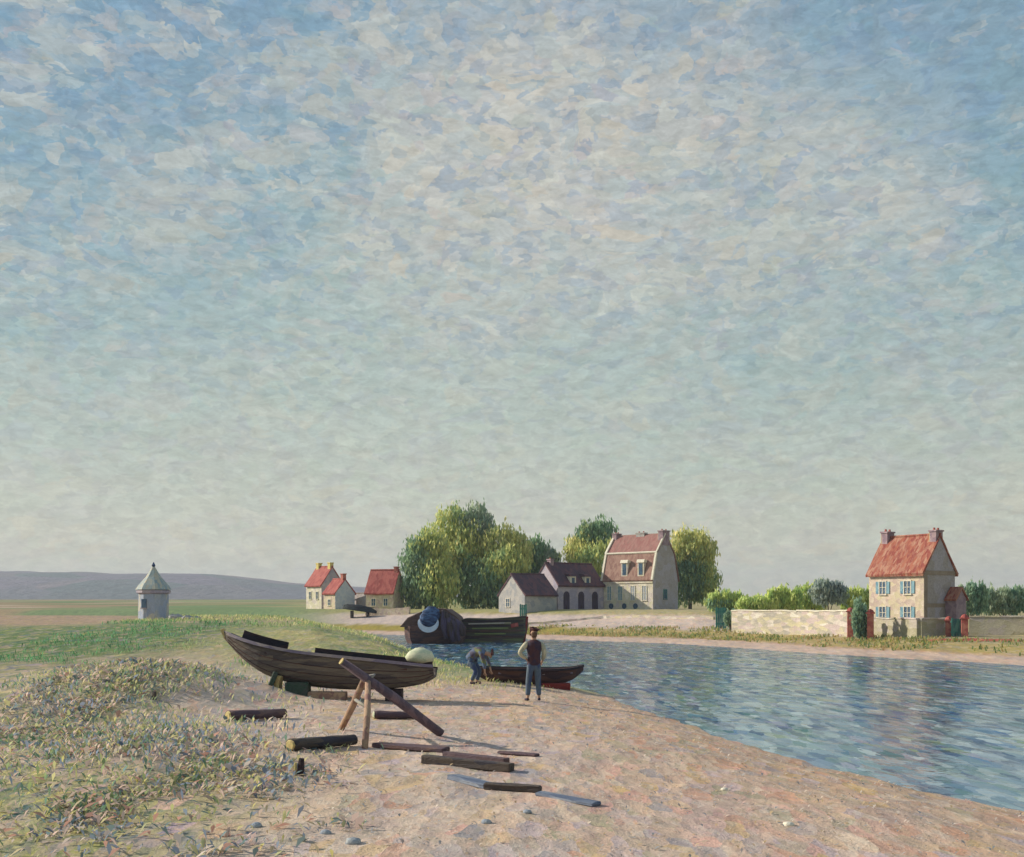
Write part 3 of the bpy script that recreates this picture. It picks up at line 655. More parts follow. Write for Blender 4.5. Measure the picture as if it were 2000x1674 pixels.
MB().beam((-H.w / 2 - .02, -H.d / 2 + .6, bz + .15), (-H.w / 2 - .02, -.1, H.r + .2), .26, .22).build('roof_verge', M['white'], H.t)
H.chimney(-H.w / 2 + .2, 0, EYE + 126 * km, EYE + 143 * km, .55, .9, M['purbrick'], 2, M['white'])
H.chimney(.2, 0, EYE + 130 * km, EYE + 142 * km, 1.1, .5, M['greyst'], 2)
H.chimney(H.w / 2 - .2, 0, EYE + 118 * km, EYE + 144 * km, .6, 1.3, M['purbrick'], 2, M['white'])
for u in (-.35, 1.85):                                    # dormers
    z1 = EYE + 60 * km - H.z
    dm = MB().prism([(-H.d / 2 - .08, z1 - .1), (-H.d / 2 - .08, z1 + 1.35), (-H.d / 2 + .5, z1 + 1.35), (-H.d / 2 + .5, z1 - .1)], u - .42, u + .42).build('dormer', M['cream'], H.t)
    MB().prism([(-H.d / 2 - .2, z1 + 1.36), (-H.d / 2 + .6, z1 + 1.36), (-H.d / 2 + .6, z1 + 1.6), (-H.d / 2 - .05, z1 + 1.7)], u - .5, u + .5).build('dormer_roof', M['white'], dm)
    MB().box(u - .24, u + .24, -H.d / 2 - .11, -H.d / 2 - .082, z1 + .05, z1 + 1.25).build('pane', M['pane'], dm)
for u in (-2.45, -.95, .75, 2.3):
    H.window(u, EYE + 26 * km, .55, 1.5, glass='paleglass' if u > .5 else 'shutglass')
for u in (-2.2, -.4, 1.1):
    o = MB().lathe([(.0, 0), (.32, .0), (.32, .02), (.0, .02)], 10).build('cellar_window', M['pane'], H.t); o.location = (u, -H.d / 2 - .003, .35); o.rotation_euler = (R(90), 0, 0)
MB().beam((H.w / 2 + .025, -.2, .5), (H.w / 2 + .025, -.2, .52), .02, .02)
H.window(-.1, EYE + 24 * km, .55, .95, 'right', glass='pane', frame='tealgate')
MB().box(-H.w / 2 - .02, H.w / 2 + .0, -H.d / 2 - .10, -H.d / 2 - .003, H.e - .28, H.e - .12).build('eaves_board', M['cream'], H.t)
# slate barns
A40 = R(38)
Yb = 122.0; kb = Yb / 2222
H = House('slate_barn', 'small barn with pale grey gable and dark maroon roof, left of the lilac gable', px(1030, Yb), Yb - 2, A40, 4.3, 4.4,
          EYE + 22 * kb, EYE + 60 * kb, M['greyst'], M['maroon'])
H.window(0.6, EYE + 8 * kb, .6, .8, 'left', glass='pane')
H = House('barn_house', 'barn with lilac gable, dark maroon roof and two white dormers', px(1113, Yb), Yb + 3, A40, 6.6, 4.2,
          EYE + 42 * kb, EYE + 84 * kb, M['lilac'], M['maroon'])
for u in (-1.1, 1.0):
    z1 = EYE + 44 * kb - H.z
    dm = MB().prism([(-H.d / 2 + .05, z1 - .2), (-H.d / 2 + .05, z1 + .85), (-.8, z1 + .85), (-.8, z1 - .2)], u - .4, u + .4).build('dormer', M['white'], H.t)
    MB().prism([(-H.d / 2 - .1, z1 + .86), (-.6, z1 + .86), (-.6, z1 + 1.25), (-H.d / 2 + .1, z1 + 1.1)], u - .5, u + .5).build('dormer_roof', M['maroon'], dm)
    MB().box(u - .2, u + .2, -H.d / 2 + .02, -H.d / 2 + .048, z1 + .1, z1 + .7).build('pane', M['pane'], dm)
for u in (-2.1, 0, 2.0):
    o = MB().prism([(-.04, 0), (-.04, 1.5), (.02, 1.5), (.02, 0)], -.42, .42).build('arched_door', M['darkcl'], H.t); o.location = (u, -H.d / 2, .02)
    o2 = MB().lathe([(.42, -.04), (.42, .02)], 14).build('door_arch', M['darkcl'], o); o2.location = (0, -.01, 1.5); o2.rotation_euler = (R(90), 0, 0)
H.chimney(-2.6, 0, EYE + 76 * kb, EYE + 92 * kb, .45, .6, M['purbrick'], 1)
# village cottages on the left
Yv = 150.0; kv = Yv / 2222
H = House('village_house', 'tall narrow house with red roof, shade-toned lilac gable and two yellow chimneys', px(634, Yv), Yv, R(-46), 3.5, 3.4,
          EYE + 42 * kv, EYE + 76 * kv, M['cream'], M['crimson'], gablem=M['lilac'], over=.2)  # shaded gable painted lilac against the cream front
H.chimney(-1.3, 0, EYE + 70 * kv, EYE + 84 * kv, .55, .55, M['yel'], 0); H.chimney(1.35, 0, EYE + 70 * kv, EYE + 84 * kv, .55, .55, M['yel'], 0)
for u in (-.8, .8): H.window(u, EYE + 22 * kv, .5, .9, glass='pane')
H = House('village_house', 'small low house with pink red roof and blue grey gable beside the tall one', px(676, Yv), Yv - 6, R(-46), 2.5, 3.0,
          EYE + 25 * kv, EYE + 50 * kv, M['pinkw'], M['crimson'], gablem=M['whitecl'], over=.18)
H.chimney(.9, 0, EYE + 44 * kv, EYE + 60 * kv, .5, .5, M['brick'], 0); H.window(0, EYE + 8 * kv, .5, .7, glass='pane')
H = House('village_house', 'peach walled cottage with bright crimson roof under the willow', px(772, Yv), Yv - 12, R(-18), 3.6, 3.2,
          EYE + 27 * kv, EYE + 64 * kv, M['pinkw'], M['crimson'], over=.25)
H.window(-.8, EYE + 8 * kv, .5, .8, glass='pane'); H.window(.8, EYE + 8 * kv, .5, .8, glass='pane')
H.chimney(1.5, 0, EYE + 58 * kv, EYE + 70 * kv, .45, .5, M['brick'], 0)
def rubble_wall(name, label, pts, h, th, mat, cap=None, sink=.5, cat='wall', hz=None, seed=0):
    g = random.Random(seed); t = thing(name, label, cat, (pts[0][0], pts[0][1], gz(*pts[0])))
    o3 = Vector(t.location); bm = MB(); cm = MB()
    for (a, bq) in zip(pts[:-1], pts[1:]):
        A_, B_ = Vector((*a, 0)), Vector((*bq, 0)); n = max(2, int((B_ - A_).length / .7)); dr = (B_ - A_).normalized(); nm = Vector((-dr.y, dr.x, 0)) * th / 2
        prev = None
        for i in range(n + 1):
            p = A_.lerp(B_, i / n); zg = gz(p.x, p.y)
            zt = (hz if hz is not None else zg + h) + g.uniform(-.035, .035); off = Vector((0, 0, 0))
            ring = [p - nm + Vector((0, 0, zg - sink)), p + nm + Vector((0, 0, zg - sink)), p + nm + Vector((0, 0, zt)), p - nm + Vector((0, 0, zt))]
            ring = [r_ - o3 for r_ in ring]
            cr = [p - nm * 1.3 + Vector((0, 0, zt + .004)), p + nm * 1.3 + Vector((0, 0, zt + .004)), p + nm * 1.3 + Vector((0, 0, zt + .09)), p - nm * 1.3 + Vector((0, 0, zt + .09))]
            cr = [r_ - o3 for r_ in cr]
            if prev:
                fs = [(0, 1, 5, 4), (1, 2, 6, 5), (2, 3, 7, 6), (3, 0, 4, 7)] + ([(3, 2, 1, 0)] if i == 1 else []) + ([(4, 5, 6, 7)] if i == n else [])
                bm.add(prev[0] + ring, fs); cm.add(prev[1] + cr, fs)
            prev = (ring, cr)
    bm.build('stonework', mat, t)
    if cap: cm.build('coping', cap, t)
    return t
Yw = 80
def pw(xp, Yd): return (px(xp, Yd), Yd)
rubble_wall('garden_wall', 'long pale stone wall on the far bank, left of the red roofed house', [pw(1432, 88), pw(1560, 82), pw(1672, 76)], 1, .35, M['wallst'], M['white'], hz=EYE - 9 * 82 / 2222, seed=1)
rubble_wall('garden_wall', 'mossy grey stone wall in front of the red roofed house', [pw(1704, 75.5), pw(1795, 70.8), pw(1848, 72.5)], 1, .35, M['wallgr'], M['wallst'], hz=EYE - 24 * 73 / 2222, seed=2)
rubble_wall('garden_wall', 'stone wall running to the right edge beyond the green gate', [pw(1893, 73), pw(2010, 71.5), pw(2150, 67)], 1, .35, M['wallgr'], M['wallst'], hz=EYE - 20 * 73 / 2222, seed=3)
rubble_wall('garden_wall', 'faint lilac terrace wall below the mansard house and barns', [pw(965, 110), pw(1180, 106.5), pw(1395, 97)], .2, .3, M['wallst'], None, seed=4)
rubble_wall('garden_wall', 'grey brown yard wall between the village cottages', [pw(694, 146), pw(725, 143), pw(757, 140)], 1, .4, M['gable'], M['band'], hz=EYE + 26 * 143 / 2222, seed=5)
rubble_wall('garden_wall', 'low peach wall at the foot of the crimson roofed cottage', [pw(715, 128), pw(800, 126)], .7, .4, M['pinkw'], None, seed=6)
rubble_wall('brick_edging', 'thin line of red bricks along the path right of the house', [pw(1800, 67.3), pw(1900, 65.5), pw(2040, 63)], .14, .25, M['brick'], None, cat='edging', sink=.1, seed=7)
def pier(label, xp, Yd, topy, basey):
    x, y = pw(xp, Yd); zg = gz(x, y); zt = EYE + (1185 - topy) * Yd / 2222 - zg
    t = thing('gate_pier', label, 'gate pier', (x, y, zg), R(-20), 'red brick gate piers')
    MB().box(-.2, .2, -.2, .2, -.4, zt - .2).build('shaft', M['brick'], t, bevel=.02)
    MB().box(-.27, .27, -.27, .27, zt - .197, zt - .1).lathe([(.24, zt - .1), (.16, zt + .05), (.02, zt + .12)], 8).build('cap', M['crimson'], t)
pier('red brick pier at the end of the long pale wall, left of the shrub', 1661, 74.5, 1190, 1240)
pier('red brick pier between the shrub and the mossy wall', 1700, 72.5, 1193, 1245)
pier('thin red brick pier left of the green gate', 1853, 71.5, 1207, 1252)
pier('tallest red brick pier, right of the green gate', 1884, 70.5, 1203, 1258)
def gate(label, xp, Yd, w_, topy, mat, name='garden_gate', rz=0):
    x, y = pw(xp, Yd); zg = gz(x, y); h = EYE + (1185 - topy) * Yd / 2222 - zg
    t = thing(name, label, 'gate', (x, y, zg), rz)
    b = MB(); n = max(3, int(w_ / .16))
    for i in range(n): b.box(-w_ / 2 + i * w_ / n + .01, -w_ / 2 + (i + 1) * w_ / n - .01, -.03, .0, .04, h - .06 * abs(math.sin(i)))
    b.build('boards', mat, t)
    for q_ in (.2, .75): MB().box(-w_ / 2, w_ / 2, .003, .05, h * q_, h * q_ + .12).build('rail', mat, t)
    MB().box(w_ / 2 - .14, w_ / 2 - .08, -.07, -.035, h * .48, h * .56).build('handle', M['hulldk'], t)
gate('dark green boarded gate between two red piers', 1868.5, 71, .72, 1207, M['tealgate'])
gate('blue green door in the far wall, standing among the pale stones', 1408, 91, .85, 1186, M['tealgate'])
gate('small teal door on the far bank above the mossy barge', 1022, 108, .7, 1180, M['tealgate'])
bush('shrub', 'dark blue green shrub growing beside the door in the far wall', 1417, 1436, 1186, 1226, 88.5, G_DARK, 900, .22, 21, group=None, lumps=2)
bush('shrub', 'dark shrub filling the gap between two red brick piers', 1666, 1696, 1170, 1240, 73, G_DARK, 2200, .26, 22, group=None, lumps=2)

# stone hut
x, y = px(300, 66), 66.0; kt = 66 / 2222.; zg = gz(x, y)
t = thing('stone_hut', 'small round stone hut with a pointed roof in the left meadow', 'stone hut', (x, y, zg))
hb_ = EYE - (1160 - 1185) * kt - zg
rb = .86
MB().lathe([(rb * 1.04, -.5), (rb, .3), (rb * .98, hb_)], 8, rot=R(22)).build('wall', M['tower'], t, bevel=.015)
MB().lathe([(rb * .98, hb_ + .003), (rb * 1.12, hb_ + .06), (rb * 1.12, hb_ + .2), (rb * .98, hb_ + .24)], 8, rot=R(22)).build('cornice', M['lilac'], t)
zt = EYE + (1185 - 1107) * kt - zg
rf = MB().lathe([(rb * 1.18, hb_ + .243), (rb * .98, hb_ + .5), (rb * .5, (hb_ + zt) / 2 + .2), (.07, zt)], 8, rot=R(22)).build('roof', M['towerroof'], t)
MB().lathe([(.08, zt), (.11, zt + .08), (.05, zt + .2), (.01, zt + .28)], 8).build('finial', M['bluecl'], rf)
w_ = MB().box(-.16, .16, -.03, .04, -.25, .25).build('window', M['pane'], t); a_ = R(-112); w_.location = (rb * .965 * math.cos(a_), rb * .965 * math.sin(a_), hb_ - .55); w_.rotation_euler = (0, 0, a_ + R(90))
MB().box(-.2, .2, -.07, -.031, -.31, -.25).build('sill', M['lilwood'], w_)
for i, (xp, Yd, s_) in enumerate([(345, 65, .34), (366, 64.5, .26), (385, 64.6, .2)]):
    xx, yy = pw(xp, Yd)
    lb = ['grey boulder touching the foot of the round stone hut', 'middle of three boulders trailing right from the stone hut', 'smallest boulder, farthest right from the stone hut'][i]
    o = MB().lathe([(s_ * .6, -s_ * .6), (s_ * 1.5, 0), (s_ * 1.3, s_ * .6), (s_ * .5, s_ * .95)], 9).build('boulder', M['greyst'], rough=.06); o.location = (xx, yy, gz(xx, yy)); tag(o, lb, 'boulder', 'boulders beside the stone hut')

# ------------------------------------------------------------------ boats
def hull_mesh(st, n=26, m=9, th=.04, flat=.75):
    """st: list of (x, halfbeam, zgunwale, zkeel)"""
    st = np.array(st, float); t = np.linspace(0, 1, n); src = np.linspace(0, 1, len(st))
    cs = np.array([np.interp(t, src, st[:, j]) for j in range(4)]).T
    for _ in range(2): cs[1:-1] = .25 * cs[:-2] + .5 * cs[1:-1] + .25 * cs[2:]
    b = MB()
    def shell(off):
        v = []
        for (x, hb, zg, zk) in cs:
            hb = max(hb - off, .008)
            zk2 = min(zk + off * 1.2, zg - .03)
            for j in range(-m, m + 1):
                s = abs(j) / m; yv = hb * (1 - (1 - s) ** (1 / flat * 2.0)) if s > 0 else 0; yv = hb * s ** .55
                zv = zk2 + (zg - zk2) * s ** 2.0
                v.append((x, math.copysign(yv, j) if j else 0, zv))
        return v
    vo, vi = shell(0), shell(th); W_ = 2 * m + 1; fs = []
    N = len(vo)
    for i in range(n - 1):
        for j in range(W_ - 1):
            a = i * W_ + j
            fs.append((a, a + 1, a + W_ + 1, a + W_)); fs.append((N + a, N + a + W_, N + a + W_ + 1, N + a + 1))
        for j in (0, W_ - 1):
            a = i * W_ + j; fs.append((a, a + W_, N + a + W_, N + a))
    for i in (0, n - 1):
        for j in range(W_ - 1):
            a = i * W_ + j; fs.append((a, a + 1, N + a + 1, N + a))
    b.add(vo + vi, fs)
    return b, cs
def rail(cs, sg, w_, h_, i0=0, i1=None, dy=0.0, dz=0.0):
    b = MB(); pts = [(x, sg * (hb + dy), zg + dz) for (x, hb, zg, zk) in cs[i0:i1]]
    for p, q in zip(pts[:-1], pts[1:]): b.beam(p, q, w_, h_)
    return b
# beached boat: bow raised on the left
bx, by = -4.3, 27.2; bzg = gz(bx, by)
t = thing('beached_boat', 'long dark tarred boat beached on chocks with its bow raised to the left', 'boat', (bx, by, bzg), R(-2))
t.rotation_euler = (R(-6), 0, R(-2))
kk = 27.2 / 2222
def bp_(xp, yp): return (px(xp, 27.2) - bx, EYE + (1185 - yp) * kk - bzg)
gun = [(431, 1233), (470, 1250), (520, 1264), (580, 1276), (650, 1284), (720, 1291), (790, 1298), (832, 1302), (850, 1303)]
kel = [(436, 1246), (470, 1288), (520, 1322), (580, 1338), (650, 1346), (720, 1348), (790, 1343), (832, 1334), (850, 1322)]
hbm = [.04, .30, .50, .62, .68, .68, .62, .55, .50]
st = [(bp_(g_[0], 0)[0], h_, bp_(0, g_[1])[1], bp_(0, k_[1])[1]) for g_, k_, h_ in zip(gun, kel, hbm)]
hb2, cs = hull_mesh(st, 30)
hb2.build('hull', M['hull'], t, smooth=True)
rail(cs, -1, .05, .07, 1, None, .03, .0).build('gunwale', M['lilwood'], t)
rail(cs, 1, .05, .07, 1, None, .03, .0).build('gunwale', M['hulldk'], t)
rail(cs, 1, .035, .22, 3, 10, .0, .12).build('washboard', M['hulldk'], t)
rail(cs, 1, .035, .20, 12, 28, .0, .11).build('washboard', M['hulldk'], t)
for i in (8, 15, 22):
    x_, hb_, zg_, zk_ = cs[i]; MB().box(x_ - .12, x_ + .12, -hb_ + .05, hb_ - .05, zg_ - .16, zg_ - .12).build('thwart', M['redhull'], t)
for i in range(4, 28, 3):
    x_, hb_, zg_, zk_ = cs[i]
    rb_ = MB(); pts = [(x_, s_ * (hb_ - .05) * abs(q) ** .55, zk_ + .05 + (zg_ - zk_ - .08) * q * q) for s_, q in [(-1, 1), (-1, .8), (-1, .5), (-1, .2), (1, .0001), (1, .2), (1, .5), (1, .8), (1, 1)]]
    rb_.tube(pts, .02, 5); rb_.build('frame_rib', M['redhull'], t)
x_, hb_, zg_, zk_ = cs[0]
MB().beam((x_ - .03, 0, zg_ + .05), (x_ + .1, 0, zk_ - .03), .1, .1).build('stem_post', M['cut'], t)
MB().prism([(-.2, 0), (.2, 0), (.2, .04), (-.2, .04)], 0, .01)
fd = MB(); 
for i in range(1, 5):
    a, b_ = cs[i - 1], cs[i]; fd.add([(a[0], -a[1], a[2] + .03), (b_[0], -b_[1], b_[2] + .03), (b_[0], b_[1], b_[2] + .03), (a[0], a[1], a[2] + .03), (a[0], -a[1], a[2]), (b_[0], -b_[1], b_[2]), (b_[0], b_[1], b_[2]), (a[0], a[1], a[2])], [(0, 1, 2, 3), (7, 6, 5, 4), (0, 4, 5, 1), (3, 2, 6, 7), (0, 3, 7, 4), (1, 5, 6, 2)])
fd.build('foredeck', M['lilwood'], t)
# plank seams
for q in (.42, .62, .80):
    pts = [(x_, -(hb_ * q ** .55) - .006, zk_ + (zg_ - zk_) * q * q) for (x_, hb_, zg_, zk_) in cs[1:]]
    MB().tube(pts, .010, 5).build('plank_seam', M['redhull'], t)
# sacking heap in the stern
o = MB().lathe([(.05, -.1), (.31, -.05), (.34, .08), (.27, .22), (.12, .32), (.02, .33)], 14, sx=1.0, sy=.8).build('sacking_bundle', M['straw'], smooth=True, rough=.015)
o.scale = (1.05, 1, .85); o.location = (px(820, 27.3), 27.35, EYE + (1185 - 1290) * kk + .02); tag(o, 'pale green rounded bundle lying in the stern of the beached boat', 'bundle')
# chocks
def chock(label, xp, yy, w_, d_, h_, mat, rz=0, lean=0):
    x_ = px(xp, yy); zg_ = gz(x_, yy)
    o = MB().prism([(-d_ / 2, -.1), (-d_ / 2 * .8, h_), (d_ / 2 * .8, h_), (d_ / 2, -.1)], -w_ / 2, w_ / 2).build('wooden_chock', mat, bevel=.015, rough=.006)
    o.location = (x_, yy, zg_); o.rotation_euler = (0, lean, rz); tag(o, label, 'chock', 'chocks under the beached boat')
chock('dark leaning wedge under the bow of the beached boat', 528, 26.9, .12, .5, .36, M['darkgr'], R(10), R(22))
chock('yellow wooden prop next to the dark wedge under the boat', 542, 26.9, .14, .3, .30, M['cut'], R(-8), R(8))
chock('dark green block under the middle of the beached boat', 582, 26.9, .55, .5, .25, M['darkgr'])
chock('long low pinkish sleeper under the beached boat', 640, 26.75, .9, .3, .17, M['legw'], R(-4))
chock('dark block under the stern of the beached boat', 770, 27.2, .4, .5, .28, M['hulldk'])
# dinghy at the water edge
dx, dy = .35, 34.2; dzg = gz(dx, dy); kk = dy / 2222
t = thing('rowing_boat', 'dark maroon rowing boat at the water edge behind the standing man', 'boat', (dx, dy, dzg), R(3))
def d_(xp): return px(xp, dy) - dx
def dz_(yp): return EYE + (1185 - yp) * kk - dzg
st = [(d_(930), .25, dz_(1303), dz_(1318)), (d_(950), .42, dz_(1304), dz_(1330)), (d_(1000), .58, dz_(1306), dz_(1338)), (d_(1050), .6, dz_(1307), dz_(1341)),
      (d_(1090), .5, dz_(1307), dz_(1338)), (d_(1120), .3, dz_(1305), dz_(1328)), (d_(1140), .03, dz_(1300), dz_(1310))]
hb3, cs3 = hull_mesh(st, 24)
hb3.build('hull', M['redhull'], t, smooth=True)
for sg in (-1, 1): rail(cs3, sg, .05, .06, 0, None, .02).build('gunwale', M['hulldk'], t)
for i in (6, 12, 18):
    x_, hb_, zg_, zk_ = cs3[i]; MB().box(x_ - .1, x_ + .1, -hb_ + .05, hb_ - .05, zg_ - .14, zg_ - .10).build('thwart', M['lilwood'], t)
o = MB().box(-.42, .42, -.16, .16, -.1, .12).build('keel_block', M['oxred'], bevel=.02, rough=.01); o.location = (px(1086, 33.6), 33.6, gz(px(1086, 33.6), 33.6) + .03); tag(o, 'dark red block under the bow of the rowing boat', 'block')
# barge with tarpaulins, bow on to us
Ya = 84.0; ka = Ya / 2222; ax = px(848, Ya)
t = thing('tarpaulin_barge', 'dark moored barge with a brown cover and blue canvas on its bow', 'barge', (ax, Ya, 0), R(0))
def za(yp): return EYE + (1185 - yp) * ka
W2 = 2.2
b = MB(); prof = []
secs = [(-1.5, 1.7, za(1222), 1.0), (-.6, 2.15, za(1220), 1.0), (1.0, 2.3, za(1224), 1.0), (5, 2.3, za(1228), 1.0), (9, 1.9, za(1228), 1)]
n = 16; vs = []
for (yy, hw, zt_, _) in secs:
    for j in range(n + 1):
        a = math.pi * j / n; cx_ = -math.cos(a) * hw; cz_ = -.5 + 0 * a
        # u-shaped section
        vs.append((math.copysign(abs(math.cos(a)) ** .5, -math.cos(a)) * hw, yy + .8 * math.sin(a) * (yy < 0), zt_ - (zt_ + .5) * math.sin(a) ** .6))
fs = [(i * (n + 1) + j, i * (n + 1) + j + 1, (i + 1) * (n + 1) + j + 1, (i + 1) * (n + 1) + j) for i in range(len(secs) - 1) for j in range(n)]
fs.append(tuple(range(n, -1, -1))); fs.append(tuple((len(secs) - 1) * (n + 1) + j for j in range(n + 1)))
for i in range(len(secs) - 1): fs.append((i * (n + 1), (i + 1) * (n + 1), (i + 1) * (n + 1) + n, i * (n + 1) + n))
MB().add(vs, fs).build('hull', M['redhull'], t)
# brown cover sloping to the left, dark folded cover to the right
def sheet(pts_f, y0, y1, th, mat, name, parent, nseg=5, sag=.06):
    b = MB(); n = len(pts_f); V_ = []
    for i in range(nseg + 1):
        yy = y0 + (y1 - y0) * i / nseg; k_ = sag * math.sin(i * 1.9)
        V_ += [(x_ + k_, yy, z_ + k_ * .6) for x_, z_ in pts_f]
    for i in range(nseg + 1):
        yy = y0 + (y1 - y0) * i / nseg; k_ = sag * math.sin(i * 1.9)
        V_ += [(x_ + k_, yy, z_ + k_ * .6 - th) for x_, z_ in pts_f]
    N_ = (nseg + 1) * n; F_ = []
    for i in range(nseg):
        for j in range(n - 1):
            a = i * n + j; F_ += [(a, a + 1, a + n + 1, a + n), (N_ + a, N_ + a + n, N_ + a + n + 1, N_ + a + 1)]
    for j in range(n - 1): F_ += [(j, N_ + j, N_ + j + 1, j + 1), (nseg * n + j, nseg * n + j + 1, N_ + nseg * n + j + 1, N_ + nseg * n + j)]
    for i in range(nseg):
        for j in (0, n - 1): a = i * n + j; F_.append((a, a + n, N_ + a + n, N_ + a))
    return b.add(V_, F_).build(name, mat, parent)
X_ = lambda xp: px(xp, Ya) - ax
def tent(pts, y0, y1, mat, name):        # solid draped cover
    v = [(X_(a), y0, za(b_)) for a, b_ in pts] + [(X_(a) , y1, za(b_)) for a, b_ in pts]; n = len(pts)
    return MB().add(v, [(i, (i + 1) % n, n + (i + 1) % n, n + i) for i in range(n)] + [tuple(range(n - 1, -1, -1)), tuple(range(n, 2 * n))]).build(name, mat, t, bevel=.04, rough=.02)
tent([(783, 1224), (800, 1206), (832, 1192), (850, 1188), (874, 1190), (896, 1206), (905, 1224)], -1.2, 6.5, M['brncl'], 'cover')
for i, (x0, x1, y1_) in enumerate([(862, 874, 1246), (873, 888, 1252), (886, 897, 1250), (896, 906, 1240)]):   # folds hanging down
    MB().tube([(X_(868 + i * 5), -1.5, za(1192 + i * 4)), (X_((x0 + x1) / 2 + 2), -1.9, za(1222)), (X_(x1), -1.75, za(y1_))], [.12, .26, .17], 8, wob=.06).build('hanging_fold', M['darkcl'], t, smooth=True)
bc = []
def crescent(cx, cy, r0, r1, a0, a1, y0, th, mat, name):
    b = MB(); v = []; n_ = 14
    for i in range(n_ + 1):
        a = a0 + (a1 - a0) * i / n_; f = math.sin(math.pi * i / n_) ** .7
        ro = r0 + (r1 - r0) * f
        for rr in (r0, max(ro, r0 + .01)):
            for yy in (y0, y0 - th): v.append((cx + rr * math.cos(a) * 1.0, yy - .35 * f * (yy != y0), cy + rr * math.sin(a)))
    F_ = []
    for i in range(n_):
        a = i * 4; c2 = a + 4
        F_ += [(a, c2, c2 + 1, a + 1), (a + 2, a + 3, c2 + 3, c2 + 2), (a, a + 2, c2 + 2, c2), (a + 1, c2 + 1, c2 + 3, a + 3)]
    F_ += [(0, 1, 3, 2), (n_ * 4, n_ * 4 + 2, n_ * 4 + 3, n_ * 4 + 1)]
    return b.add(v, F_).build(name, mat, t)
cx_, cz_ = X_(842), za(1206)
o = MB().lathe([(.03, -.80), (.30, -.68), (.55, -.45), (.70, -.15), (.74, .12), (.60, .34), (.62, .45), (.38, .58), (.30, .70), (.03, .74)], 18).build('blue_canvas', M['bluecl'], t, smooth=True)
for v_ in o.data.vertices:                                # loose folds
    a_ = math.atan2(v_.co.y, v_.co.x); f_ = 1 + .10 * math.sin(a_ * 5 + v_.co.z * 4) + .06 * math.sin(a_ * 9 - v_.co.z * 7)
    v_.co.x = v_.co.x * f_ + .10 * v_.co.z; v_.co.y *= f_; v_.co.z += .05 * math.sin(a_ * 3 + 1)
o.location = (cx_ + .02, -1.5, cz_ + .05); o.scale = (1, .6, 1)
crescent(cx_ - .05, cz_ - .02, .66, 1.05, R(185), R(350), -1.62, .25, M['whitecl'], 'white_canvas_rim')
# long mossy barge, broadside
Yc = 87.0; kc = Yc / 2222; cx0 = px(967, Yc)
t = thing('mossy_barge', 'low broadside barge with mossy boards and a reddish stern', 'barge', (cx0, Yc, 0), R(-3))
zc = lambda yp: EYE + (1185 - yp) * kc; xc = lambda xp: px(xp, Yc) - cx0
pr = [(xc(900), zc(1212)), (xc(912), zc(1207)), (xc(960), zc(1208)), (xc(1005), zc(1205)), (xc(1028), zc(1202)), (xc(1031), zc(1222)), (xc(1026), zc(1243)), (xc(1018), -.3), (xc(905), -.3), (xc(899), zc(1235))]
n = len(pr); v = [(a, -1.4 + .25 * (i in (0, 9, 5, 4)), b_) for i, (a, b_) in enumerate(pr)] + [(a, 1.6, b_) for a, b_ in pr]
MB().add(v, [(i, (i + 1) % n, n + (i + 1) % n, n + i) for i in range(n)] + [tuple(range(n - 1, -1, -1)), tuple(range(n, 2 * n))]).build('hull', M['stripe'], t, bevel=.05)
for i, (yp, mt) in enumerate([(1213, 'hulldk'), (1222, 'hulldk'), (1232, 'redhull'), (1243, 'redhull')]):
    MB().beam((xc(903), -1.43, zc(yp)), (xc(1024), -1.43, zc(yp) + .03), .07, .12).build('rubbing_strake', M[mt], t)
MB().beam((xc(918), -1.42, zc(1218)), (xc(1000), -1.42, zc(1216)), .05, .09).build('mossy_board', M['wallgr'], t)
MB().beam((xc(925), -1.42, zc(1227)), (xc(995), -1.42, zc(1226)), .05, .10).build('mossy_board', paint('moss green board', [(.16, .20, .07), (.22, .26, .10)], 3), t)
MB().beam((xc(930), -1.42, zc(1237)), (xc(990), -1.42, zc(1237)), .05, .09).build('mossy_board', paint('moss green board', [(.16, .20, .07)]), t)
MB().beam((xc(1000), -1.46, zc(1222)), (xc(1014), -1.46, zc(1219)), .05, .28).build('red_panel', M['crimson'], t)
MB().beam((xc(1031), -1.0, zc(1204)), (xc(1024), -1.0, -.3), .45, .16).build('rudder', M['oxred'], t, bevel=.03)
# overturned skiff by the cottages
Yo = 127.; xo = px(703, Yo); zo = gz(xo, Yo)
st = [(-1.9, .05, .45, .05), (-1.2, .5, .62, 0), (0, .65, .72, 0), (1.2, .5, .6, 0), (2.0, .05, .3, .05)]
hb4, cs4 = hull_mesh([(a, b_, 0.7, .7 - c_) for a, b_, c_, d_2 in st], 16)
t = thing('overturned_skiff', 'black overturned skiff lying by the village cottages', 'boat', (xo, Yo, zo), R(-6))
zf = EYE - 6 * Yo / 2222 - zo
hl = hb4.build('hull', paint('black pitch', [(.015, .03, .035), (.02, .02, .03)], 3), t, smooth=True); hl.rotation_euler = (R(180), R(8), 0); hl.location = (0, 0, zf + .55)
MB().beam((-1.5, 0, zf + .62), (1.6, 0, zf + .20), .06, .08).build('keel', M['hulldk'], t)
for sx in (-.9, .9): MB().box(sx - .1, sx + .1, -.4, .4, -.1, zf - .1).build('trestle_block', M['log'], t)
